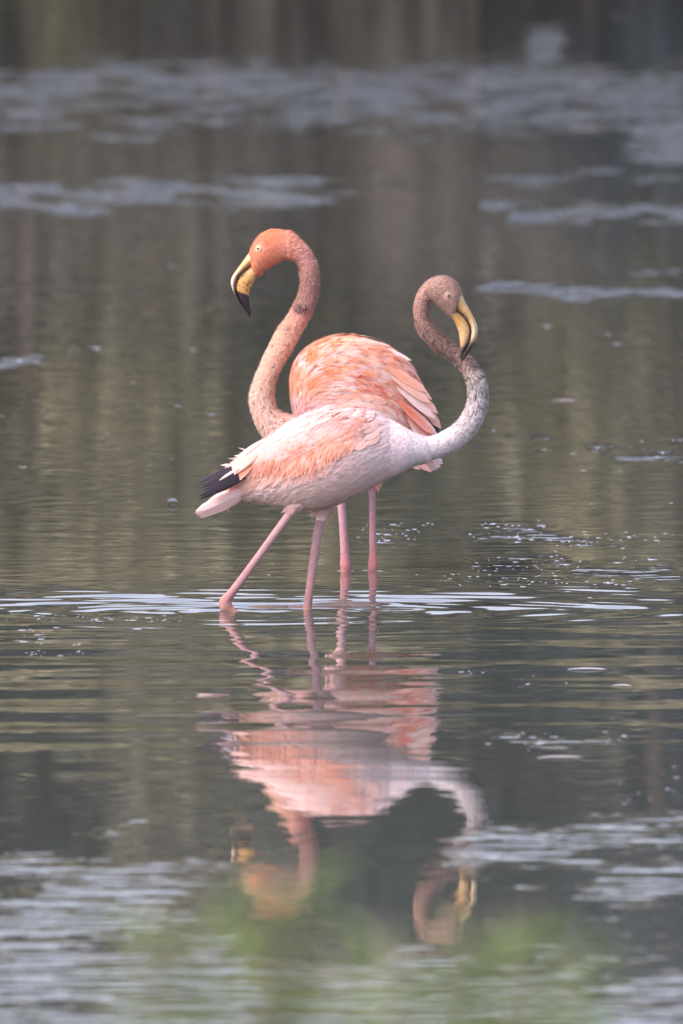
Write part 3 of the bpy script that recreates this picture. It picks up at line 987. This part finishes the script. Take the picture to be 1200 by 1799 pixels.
        return c
    def fc(x, y):
        return tuple(np.clip(wcol(x, y)[0] * R.uniform(.94, 1.05), 0, .95))
    # greater coverts, standing nearly upright along the lower half
    for row, (y0, ln) in enumerate(((800, 58), (784, 50))):
        for i in range(28):
            x = 416 + i * 6.6 + row * 3 + R.uniform(-1.2, 1.2)
            base = max(y0 - (x - 500) * (0.10 if x > 500 else -0.12) + R.uniform(-3, 3), 770)
            tipx, tipy = x - 14 - R.uniform(0, 5), min(base + ln, hem(x - 12) - (0 if row == 0 else 8) + R.uniform(-2, 2))
            if tipy - base < 22: base = tipy - 22
            c = fc(x, base + 14)
            if i % 2 == row: c = tuple(np.clip(np.array(c) * .6 + pal['p'] * .42, 0, .95))
            B.feather(wing, FM_LONG, (x, base), (tipx, tipy), 11 + R.uniform(-1, 2), c, 0.001 + row * 0.0012, 0.0018)
    # median and lesser coverts running up to the shoulder
    for row in range(5):
        for i in range(15):
            q = i / 14
            x = 500 + 145 * q + R.uniform(-4, 4); y = 798 - 32 * q - 8 * (row - 1.5) + R.uniform(-2, 2)
            if y > hem(x) - 14: continue
            B.feather(wing, FM_BROAD, (x, y), (x - 30 + R.uniform(-4, 4), y + 21 + R.uniform(-4, 4)), 11, fc(x, y), 0.002 + row * 0.0006, 0.0018)
    # scapulars and back: long, pale, lying towards the tail
    for row in range(8):
        for i in range(15):
            q = i / 14
            tx = 655 - 212 * q; ty = np.interp(tx, [440, 480, 530, 580, 620, 660], [788, 762, 735, 714, 706, 716])
            lowy = np.interp(tx, [440, 520, 600, 655], [824, 798, 778, 765])
            y = ty + 6 + (lowy - ty - 6) * (row / 7) + R.uniform(-3, 3); x = tx + R.uniform(-5, 5) + row * 2
            ln = np.interp(q, [0, .4, 1], [32, 66, 72]) * R.uniform(0.85, 1.15)
            an = RAD(np.interp(q, [0, 1], [26, 38]) + row * 1.5 + R.uniform(-3, 3))
            B.feather(wing, FM_POINT if R.random() < .6 else FM_BROAD, (x, y), (x - ln * math.cos(an), y + ln * math.sin(an)), 13 + R.uniform(-2, 3), fc(x - 10, y), 0.003 + 0.0004 * (7 - row), 0.002)
    # loose barbs that soften the feather edges
    def wflow(x, y):
        up = np.interp(x, [400, 415, 480, 540, 600, 650], [812, 806, 796, 786, 774, 752])
        k = sstep(-4, 14, y - up)[:, None]
        f = np.array([-.82, .55]) * (1 - k) + np.array([-.35, .93]) * k
        return f / np.linalg.norm(f, axis=1)[:, None]
    def wc2(x, y, r):
        c = wcol(x, y); br = (1 + 0.06 * r.normal(size=len(x)))[:, None]
        return np.clip(c * br * .97, 0, .93), np.clip(c * br * 1.08 + .01, 0, .93)
    in_wing = lambda x, y: ((x > 412) & (x < 655) & (y < hem(x) - 26) & (y > 690)).astype(float)
    B.blades('wing_plumage', 3500, in_wing, wflow, lambda x, y: np.full(len(x), 0.020), lambda x, y: np.full(len(x), 0.0019),
             lambda x, y: np.full(len(x), 0.06), wc2, rng, 0.12, 0.0062)
    # tail
    tl = [(402, 857, 404, 884, 12), (380, 868, 388, 890, 8), (360, 884, 368, 898, 5), (344, 898, 350, 904, 2)]
    tv, tf, tt = loft(tl, B.Y, 4, 16)
    tail = mesh_obj('tail', tv, tf, M_SKIN, None, True); set_col(tail.data, np.broadcast_to(L3(240, 205, 196), (len(tv), 3))); B.adopt(tail)
    for i in range(6):
        q = i / 5
        B.feather(tail, FM_LONG, (428 - 6 * q, 858 + 20 * q), (345 + 5 * q + R.uniform(-3, 3), 896 + 8 * q), 12, pick({'w': 2, 'p': 3}), 0.003 + 0.001 * (3 - abs(i - 3)), 0.004, 0.03, 0.004)
    return B


# ---------------- the standing bird behind
def build_rear():
    Yr = on_water(630, 1003).y
    B = Bird('flamingo', Yr, (630, 1003))
    tag(B.root, 'orange pink flamingo standing behind the other, facing left with an upright curved neck', 'flamingo', 'flamingos wading in the pond')
    rng = np.random.default_rng(33)
    on_neck = lambda x, y: (y < 584) | (x < np.interp(y, [584, 640, 2000], [541, 507, 507]))
    torso = [(512, 668, 516, 712, 26), (519, 640, 524, 745, 54), (538, 615, 545, 782, 76), (568, 598, 575, 812, 90), (605, 590, 608, 830, 95),
             (645, 595, 640, 838, 92), (683, 610, 668, 838, 83), (715, 637, 694, 833, 68), (738, 668, 716, 826, 50), (755, 708, 735, 818, 32), (766, 748, 752, 805, 15)]
    neck = [(590, 830, 590, 730, 50), (545, 808, 556, 730, 38), (498, 795, 528, 735, 29), (468, 776, 512, 729, 25), (453, 755, 497, 723, 22.5), (443, 728, 487, 716, 21.5), (437.4, 700, 482, 694, 21.5), (444, 674, 486, 666, 21), (456.7, 642, 497, 642, 20),
            (471, 611, 513, 616, 20.5), (487, 580, 527, 589, 20), (504.5, 555.5, 540, 565, 18.5), (521, 524.5, 554.6, 533.5, 17), (528, 496, 560.5, 504, 16), (524.5, 470, 558, 468, 16), (515, 456.5, 544.6, 440, 16),
            (500, 456.5, 522, 416.5, 17.5), (484.5, 465, 504, 404.5, 20), (469, 474, 478, 401, 22), (456, 483, 456, 411, 21), (449.4, 487, 442, 431, 17), (447, 490, 437, 446, 14)]
    def slim(p, k):
        cx, cy = (p[0] + p[2]) / 2, (p[1] + p[3]) / 2
        return (cx + (p[0] - cx) * k, cy + (p[1] - cy) * k, cx + (p[2] - cx) * k, cy + (p[3] - cy) * k, p[4] * k)
    neck = [slim(p, 0.90 if 3 <= i < 16 else (0.96 if i >= 16 else 1)) for i, p in enumerate(neck)]
    leg1 = rod([(590, 815, 26, -16), (595, 845, 14, -16), (599, 875, 9.2, -16), (604, 940, 8.8, -16), (606.5, 978, 10.2, -16), (607.5, 992, 12, -16), (608, 1003, 11, -16), (608, 1030, 9, -16), (608, 1080, 8, -16)], 0.87)
    leg2 = rod([(648, 815, 26, 16), (652, 838, 13, 16), (654, 865, 7.6, 16), (655, 940, 7.4, 16), (656, 976, 8.6, 16), (656, 992, 11, 16), (656, 1003, 10, 16), (656, 1030, 8.5, 16), (656, 1080, 7.5, 16)], 0.87)
    wing_n = [(524, 672, 528, 712, 6, -64), (545, 630, 552, 745, 12, -72), (580, 605, 588, 765, 15, -78), (620, 600, 625, 775, 16, -76), (660, 612, 655, 782, 16, -68),
              (697, 632, 685, 785, 15, -56), (726, 658, 712, 785, 12, -42), (748, 695, 738, 782, 8, -28), (764, 735, 760, 770, 4, -18)]
    wing_f = [(*p[:5], -p[5]) for p in wing_n]
    parts = [loft(torso, B.Y, 4, 36), loft(neck, B.Y, 4, 24), loft(leg1, B.Y, 4, 16), loft(leg2, B.Y, 4, 16), loft(wing_f, B.Y, 3, 20), loft(wing_n, B.Y, 3, 20)]
    chain = [((p[0] + p[2]) / 2, (p[1] + p[3]) / 2) for p in neck[3:]]
    NECK = [(0, (230, 186, 173)), (.1, (232, 187, 172)), (.28, (235, 184, 164)), (.42, (235, 180, 158)), (.50, (222, 166, 148)), (.56, (172, 136, 124)), (.64, (162, 126, 116)), (.70, (178, 140, 128)), (.77, (194, 150, 138)), (.83, (212, 150, 126)), (.9, (216, 138, 106)), (1, (222, 152, 122))]
    legs = [[(599, 875), (608, 1003), (608, 1080)], [(654, 850), (656, 1003), (656, 1080)]]

    def colour(px, py, V=None):
        d, t, s = chain_param(px, py, chain)
        c = ramp(t, NECK)
        # forehead stripe stronger, cheek pinker
        fr = (sstep(432, 415, py) * sstep(505, 480, px) * (py < 500))[:, None]
        c = c * (1 - fr) + L3(220, 138, 102) * fr
        w = (~on_neck(px, py))[:, None] * 1.0
        c = c * (1 - w) + L3(242, 196, 182) * w
        for lg in legs:
            dl, tl, _ = chain_param(px, py, lg)
            below = (dl < 16) & (py > 846) & (tl > 0.001)
            lc = ramp(tl, [(0, (180, 144, 148)), (.45, (174, 130, 133)), (.58, (174, 116, 114)), (1, (176, 112, 112))]) * (1 + 0.10 * hnoise(px, py, 6, 2) + 0.07 * np.sin(py * 1.25 + 2 * np.sin(px * .3)))[:, None]
            c[below] = lc[below]
        return c

    B.body(parts, 0.0030, colour)
    gx = np.array([[518, 690], [522, 640], [555, 605], [600, 592], [650, 600], [700, 630], [740, 680], [765, 740], [560, 680], [620, 660], [680, 700], [600, 740], [720, 740], [700, 800], [560, 790]], float)
    gd = np.array([[.3, -.9], [.5, -.85], [.8, -.45], [.98, .05], [.9, .4], [.75, .65], [.55, .83], [.4, .9], [.75, -.2], [.9, .35], [.75, .65], [.9, .35], [.55, .8], [.7, .6], [.8, .4]], float)

    def flow(x, y):
        d, t, s = chain_param(x, y, chain)
        w = 1 / ((x[:, None] - gx[:, 0]) ** 2 + (y[:, None] - gx[:, 1]) ** 2 + 40)
        g = (w[:, :, None] * gd).sum(1); g /= np.linalg.norm(g, axis=1)[:, None]
        nk = on_neck(x, y)[:, None]
        return np.where(nk, -s, g)
    
    is_leg = lambda x, y: (y > 850)
    face = lambda x, y: (np.hypot(x - 454, y - 437) < 9)

    def col_neck(x, y, r):
        c = colour(x, y); n = len(x)
        d, t, s = chain_param(x, y, chain)
        spot = (np.hypot((x - 530) / 12, (y - 540) / 9) < 1) & (r.random(n) < 0.6)
        sm = (np.hypot((x - 508) / 5, (y - 575) / 3.5) < 1) & (r.random(n) < 0.6)
        dash = (hnoise(x, y, 6, 3) > 0.75) & (t < 0.45) & (r.random(n) < 0.5)
        c = c * 1.28
        br = (1 + 0.12 * r.normal(size=n))[:, None]
        c0 = c * br * 0.92; c1 = np.clip(c * 1.2 + 0.05, 0, 0.9) * br
        dk = spot | sm | dash
        c0[dk] = L3(96, 78, 84); c1[dk] = L3(120, 100, 104)
        return c0, c1
    B.blades('neck_plumage', 46000, lambda x, y: np.where(on_neck(x, y) & ~face(x, y), 1.0, 0.0), flow,
             lambda x, y: np.where((y < 480) & (x < 500), 0.0052, 0.0100), lambda x, y: np.full(len(x), 0.0010), lambda x, y: np.where((y < 480) & (x < 500), 0.40, 0.55), col_neck, rng, 0.3)

    def patch(x, y):
        """plumage colour of the back and wing"""
        c = np.broadcast_to(L3(246, 190, 163), (len(x), 3)).copy()
        def mixin(m, col):
            nonlocal c
            m = np.clip(m, 0, 1)[:, None]; c = c * (1 - m) + L3(*col) * m
        mixin(sstep(0.0, 0.6, hnoise(x, y, 24, 1)) * 0.8, (250, 224, 218))
        mixin(sstep(-0.1, 0.45, hnoise(x, y, 17, 4)) * sstep(715, 650, y), (242, 158, 114))
        mixin(sstep(690, 720, y) * sstep(615, 580, x) * 0.8, (238, 206, 204))
        d, t, s = chain_param(x, y, [(604, 658), (640, 675), (670, 690), (700, 722), (690, 770)])
        mixin(sstep(17, 8, d) * np.clip(0.7 + 0.9 * hnoise(x, y, 10, 6), 0, 1), (220, 104, 66))
        mixin(sstep(690, 720, x) * sstep(735, 765, y) * .8, (222, 112, 80))
        return c

    def col_body(x, y, r):
        c = patch(x, y); br = (1 + 0.07 * r.normal(size=len(x)))[:, None]
        return c * br * 0.96, np.clip(c * br * 1.06, 0, 0.92)
    B.blades('body_plumage', 17000, lambda x, y: np.where(on_neck(x, y) | is_leg(x, y), 0.0, 1.0), flow,
             lambda x, y: np.full(len(x), 0.020), lambda x, y: np.full(len(x), 0.0055), lambda x, y: np.full(len(x), 0.08), col_body, rng, 0.2)

    outer = [(437, 445), (428, 457), (418, 471), (409, 484), (405.5, 496), (409.5, 511), (417.5, 527), (428, 543), (438, 557)]
    gape = [(445.5, 464), (437, 469), (427, 477), (417.5, 487), (413, 499.5), (413.5, 513), (420, 529), (430, 544), (438.7, 557)]
    inner = [(449, 488), (446, 494), (443.5, 500), (440.5, 506.5), (438, 513), (438, 522), (439, 533), (441, 546), (440, 557)]
    hw = [13, 12.5, 12, 11.5, 11, 10, 8, 5, 1.5]
    def cu(x, y, t):
        c = ramp(t, [(0, (224, 196, 164)), (.06, (210, 170, 112)), (.2, (206, 162, 104)), (.36, (214, 188, 150)), (.5, (226, 206, 186)), (.60, (190, 165, 150)), (.72, (84, 68, 66)), (1, (46, 38, 44))])
        return c * (1 + 0.12 * hnoise(x, y, 5, 3))[:, None]
    def cl(x, y, t):
        c = ramp(t, [(0, (214, 160, 124)), (.1, (208, 164, 104)), (.3, (204, 160, 92)), (.5, (204, 156, 90)), (.575, (202, 154, 92)), (.60, (52, 42, 46)), (1, (44, 36, 44))])
        sp = sstep(0.15, 0.45, hnoise(x, y, 3.2, 7)) * sstep(.15, .3, t) * sstep(.6, .5, t)
        c = c * (1 - 0.75 * sp[:, None]) + L3(60, 46, 34) * 0.75 * sp[:, None]
        return c * (1 + 0.12 * hnoise(x, y, 4, 5))[:, None]
    ms = list(B.bill(outer, gape, inner, hw, cu, cl))
    v, f, t = loft([(431.5, 462, 432, 463, 12.8), (428, 465, 429, 467, 12.6), (423, 470.5, 424.3, 472, 12.3), (419, 475.5, 419.4, 476, 12)], B.Y, 3, 10)
    B.adopt(mesh_obj('nostril', v, f, M_DARKHORN, None), ms[0])
    B.eye(454, 437, 4.8, M_IRIS_Y, M_LID_R)

    wv, wf, wt = loft(wing_n, B.Y - 0.001, 4, 22)
    wing = mesh_obj('wing', wv, wf, M_SKIN, None, True)
    set_col(wing.data, np.broadcast_to(L3(240, 180, 160), (len(wv), 3))); B.adopt(wing)
    R = random.Random(8)
    # coverts and scapulars: ordered rows, longest towards the tail
    ys = np.arange(598, 772, 11.5)
    for r_i, y0 in enumerate(ys):
        for x0 in np.arange(546, 768, 13):
            x = x0 + (6.5 if r_i % 2 else 0) + R.uniform(-3, 3); y = y0 + R.uniform(-2.5, 2.5)
            if B.surf(x, y)[0] is None: continue
            fd = flow(np.array([x]), np.array([y]))[0]
            a = math.atan2(fd[1], fd[0]) + R.uniform(-.06, .06)
            ln = np.interp(x, [540, 590, 640, 690, 760], [26, 44, 68, 84, 60]) * R.uniform(.88, 1.15)
            tx, ty = x + ln * math.cos(a), y + ln * math.sin(a)
            if B.surf(tx, ty)[0] is None and B.surf(x + .74 * ln * math.cos(a), y + .74 * ln * math.sin(a))[0] is None: continue
            c = patch(np.array([x]), np.array([y]))[0] * R.uniform(.94, 1.04)
            B.feather(wing, R.choice([FM_BROAD, FM_LONG, FM_LONG]), (x, y), (tx, ty), np.interp(x, [540, 600, 720], [11, 14, 16]), tuple(np.clip(c, 0, .95)), 0.002, 0.0022, 0, 0.02)
    def wc2(x, y, r):
        c = patch(x, y); br = (1 + 0.06 * r.normal(size=len(x)))[:, None]
        return np.clip(c * br * .97, 0, .93), np.clip(c * br * 1.08 + .01, 0, .93)
    B.blades('wing_plumage', 4500, lambda x, y: ((~on_neck(x, y)) & (y < 790)) * (sstep(600, 560, x) + 0.12 * sstep(740, 700, x)), flow, lambda x, y: np.full(len(x), 0.018), lambda x, y: np.full(len(x), 0.0019),
             lambda x, y: np.full(len(x), 0.06), wc2, rng, 0.12, 0.0052)
    # long outer feathers along the right edge
    for i in range(12):
        q = i / 11
        rx, ry = 684 + 68 * q, 628 + 86 * q
        a = RAD(52 + 24 * q)
        ln = 50 - 8 * q
        B.feather(wing, FM_POINT, (rx, ry), (rx + ln * math.cos(a) , ry + ln * math.sin(a)), 10, tuple(np.clip(np.array(lin(244, 172, 146)) * R.uniform(.9, 1.08), 0, .95)), 0.003, 0.0025, 0.04, 0.02)
    for p, q in (((752, 730), (766, 768)), ((756, 735), (771, 765))):
        B.feather(wing, FM_BLACK, p, q, 9, (0.03, 0.025, 0.03), 0.001, 0.002, 0.02, 0.01)
    # white tail tuft low on the right
    tl = [(735, 790, 730, 816, 16), (752, 796, 744, 819, 12), (768, 803, 758, 824, 8), (778, 808, 768, 825, 3)]
    tv, tf, tt = loft(tl, B.Y, 4, 16)
    tail = mesh_obj('tail', tv, tf, M_SKIN, None, True); set_col(tail.data, np.broadcast_to(L3(238, 214, 208), (len(tv), 3))); B.adopt(tail)
    nb = B.bvh
    B.bvh = BVHTree.FromPolygons([Vector(v) for v in tv], tf)
    for i in range(6):
        q = i / 5
        B.feather(tail, FM_BROAD, (742 + 6 * q, 814 - 14 * q), (756 + 24 * q, 828 - 16 * q + 6 * math.sin(q * 3)), 11, lin(250, 236, 232), 0.001, 0.003, 0.02, 0.005)
    B.bvh = nb
    return B


FRONT = build_front()
REAR = build_rear()

# ------------------------------------------------------------------ things on the water
def flat_blob(c, rx, ry, h, n=9, rng=random):
    V = [(c.x, c.y, h)]
    F = []
    for q, (k, z) in enumerate(((0.6, h * 0.8), (1.0, 0.0))):
        for j in range(n):
            th = 2 * math.pi * j / n; w = rng.uniform(0.75, 1.2)
            V.append((c.x + rx * k * w * math.cos(th), c.y + ry * k * w * math.sin(th), z))
    for j in range(n):
        k = (j + 1) % n
        F.append((0, 1 + j, 1 + k)); F.append((1 + j, 1 + n + j, 1 + n + k, 1 + k))
    return V, F


def build_foam_glints():
    R = random.Random(4)
    V, F = [], []
    def add(px, py, w, depth=1.0):
        c = on_water(px, py)
        d = (c - CAM).length / FPX
        v, f = flat_blob(c, w * d * 0.5 * R.uniform(.7, 3.0), w * d * 0.5 * depth * R.uniform(1.0, 2.6), 0.0005, 7, R)
        o = len(V); V.extend(v); F.extend(tuple(i + o for i in q) for q in f)
    # single flecks on the open water; those at the rear legs imitate waterline glints
    for px, py, w in ((93, 466, 7), (301, 466, 6), (340, 615, 7), (226, 646, 6), (235, 672, 4), (369, 670, 4), (215, 703, 4), (243, 712, 4), (275, 715, 6), (313, 713, 7), (372, 728, 7), (77, 721, 5), (4, 731, 5),
                      (188, 759, 4), (41, 821, 8), (302, 806, 4), (961, 573, 12), (1068, 587, 6), (1085, 604, 7), (585, 273, 6), (1087, 30, 14), (478, 990, 4), (472, 1010, 4), (597, 1003, 7), (619, 1003, 7), (644, 1002, 7), (667, 1003, 7), (868, 757, 4), (958, 790, 7), (1007, 797, 7), (1050, 787, 4),
                      (1127, 775, 8), (1183, 773, 6), (1196, 773, 6), (1164, 795, 5), (1154, 803, 6), (1171, 808, 5), (1024, 826, 5), (1090, 828, 3), (1040, 885, 3), (1180, 884, 5)):
        add(px, py, w * 0.8)
    def line(x0, x1, y0, dy, n, w0, w1):  # rows of flecks; the right and lower-left ones imitate ripple glints
        for _ in range(int(n * 0.6)):
            add(R.uniform(x0, x1), y0 + R.gauss(0, dy * 1.8), w0 * 0.6 + (w1 - w0 * 0.6) * R.random() ** 3)
    line(640, 760, 921, 1.5, 24, 2, 9); line(620, 740, 936, 3, 34, 2, 8); line(660, 730, 946, 2, 16, 2, 7); line(830, 960, 921, 2.5, 40, 2, 8)
    line(820, 1190, 945, 3, 90, 2, 7); line(960, 1110, 956, 3, 24, 2, 5); line(820, 1000, 992, 3, 60, 2, 9); line(960, 1160, 984, 3, 36, 2, 8)
    line(700, 1000, 1015, 4, 60, 2, 6); line(850, 1120, 1022, 5, 80, 2, 8)
    line(60, 320, 1088, 3, 60, 2, 8); line(0, 90, 1112, 8, 34, 2, 8); line(40, 160, 1142, 4, 50, 2, 9); line(90, 300, 1092, 4, 40, 2, 9)
    line(850, 1130, 1300, 4, 24, 3, 12); line(880, 960, 1292, 2, 10, 3, 10); line(1080, 1200, 1385, 14, 20, 3, 12)
    line(110, 210, 612, 2.5, 14, 4, 10); line(0, 80, 634, 3, 14, 4, 12)
    line(900, 1000, 1196, 4, 12, 2, 6); line(800, 880, 1181, 2, 10, 3, 8)
    o = mesh_obj('foam', V, F, M_FOAM_GLINT)
    o['kind'] = 'stuff'; o['label'] = 'white foam flecks and imitated ripple glints scattered over the pond'; o['category'] = 'foam'


build_foam_glints()


def floating_feather(px, py, length, width, label):
    c = on_water(px, py); d = (c - CAM).length / FPX
    me = feather_mesh('floating_feather', 9, 0.7)
    for v in me.vertices:
        v.co.x = (v.co.x - 0.5) * length * d; v.co.y *= width * d * 2.2; v.co.z = 0.0015 + v.co.z * 0.0022
    o = bpy.data.objects.new('floating_feather', me); o.location = (c.x, c.y, 0); o.color = (*lin(240, 236, 238), 1)
    o.rotation_euler = (0, 0, RAD(4))
    COL.objects.link(o)
    tag(o, label, 'feather', 'white feathers floating on the pond')


floating_feather(992, 705, 40, 6, 'white feather floating on the water to the right of the curled neck')
floating_feather(1032, 1177, 70, 9, 'broad white water glint modelled as a feather right of the pink reflection, above the foam line')  # feather shape standing in for a streaky glint
floating_feather(984, 1332, 80, 8, 'narrow white feather floating just below the long foam line on the right')
floating_feather(1093, 1206, 34, 7, 'small white feather floating below and right of the broad white glint')


def bubble():
    c = on_water(303, 886); r = 9 * (c - CAM).length / FPX
    bm = bmesh.new(); bmesh.ops.create_uvsphere(bm, u_segments=20, v_segments=12, radius=r)
    me = bpy.data.meshes.new('bubble'); bm.to_mesh(me); bm.free()
    me.polygons.foreach_set('use_smooth', [True] * len(me.polygons))
    m, nt, b = new_mat('bubble_film')
    b.inputs['Transmission Weight'].default_value = 1.0; b.inputs['IOR'].default_value = 1.06; b.inputs['Roughness'].default_value = 0.02
    b.inputs['Specular IOR Level'].default_value = 1.0
    me.materials.append(m)
    o = bpy.data.objects.new('bubble', me); o.location = (c.x, c.y, r * 0.25); COL.objects.link(o)
    tag(o, 'clear bubble floating on the water left of the front bird\'s tail', 'bubble')


bubble()

# ------------------------------------------------------------------ out-of-focus plants on the near bank
def near_plant(px, py, dist, seed, nst, spread, label, leaf_len=0.095):
    rng = random.Random(seed)
    top = at(px, py, CAM.y + dist)
    root = empty('leafy_plant', (top.x, top.y, 0.42))
    paths, LV, LF = [], [], []
    H = top.z - 0.42
    for k in range(nst):
        a = rng.uniform(0, 6.28); off = rng.uniform(0, spread)
        tx, ty = math.cos(a) * off, math.sin(a) * off
        h = H * rng.uniform(0.975, 1.0) - off * 0.15
        pts = []
        for i in range(6):
            t = i / 5
            pts.append(((tx * t ** 1.4 + rng.uniform(-.006, .006), ty * t ** 1.4, -0.08 + (h + 0.08) * t), 0.0035 * (1 - 0.7 * t) + 0.0006))
        paths.append(pts)
        for i in range(30):
            t = 0.35 + 0.65 * (i / 29) ** 0.6
            p = Vector((tx * t ** 1.4, ty * t ** 1.4, h * t - 0.02)); b = a + i * 2.4
            l = leaf_len * rng.uniform(0.6, 1.1) * (1.1 - 0.5 * t)
            d = Vector((math.cos(b), math.sin(b), rng.uniform(0.1, 0.7))).normalized(); s = d.cross(Vector((0, 0, 1))).normalized() * l * 0.075
            o = len(LV)
            LV += [p, p + d * l * .45 + s, p + d * l - Vector((0, 0, l * .15)), p + d * l * .45 - s]
            LF += [(o, o + 1, o + 2), (o, o + 2, o + 3)]
    v, f = tube_mesh(paths, 5)
    mesh_obj('stem', v, f, M_LEAF_OLIVE, root)
    mesh_obj('foliage', LV, LF, M_LEAF_FRESH, root, False)
    tag(root, label, 'plant', 'blurred plants at the bottom edge')


near_plant(300, 1545, 9.4, 1, 4, 0.05, 'dim blurred green plant low in front, the leftmost one')
near_plant(475, 1500, 9.6, 4, 5, 0.05, 'blurred green plant low in front, below the upright bird\'s mirrored head')
near_plant(870, 1570, 9.0, 2, 6, 0.06, 'blurred yellow-green plant low in front, below the curled bird\'s mirrored head')
near_plant(690, 1605, 8.8, 3, 5, 0.06, 'pale blurred green plant at the bottom edge in the middle')
near_plant(960, 1670, 8.8, 5, 4, 0.05, 'blurred yellow-green plant at the bottom edge, the rightmost one')
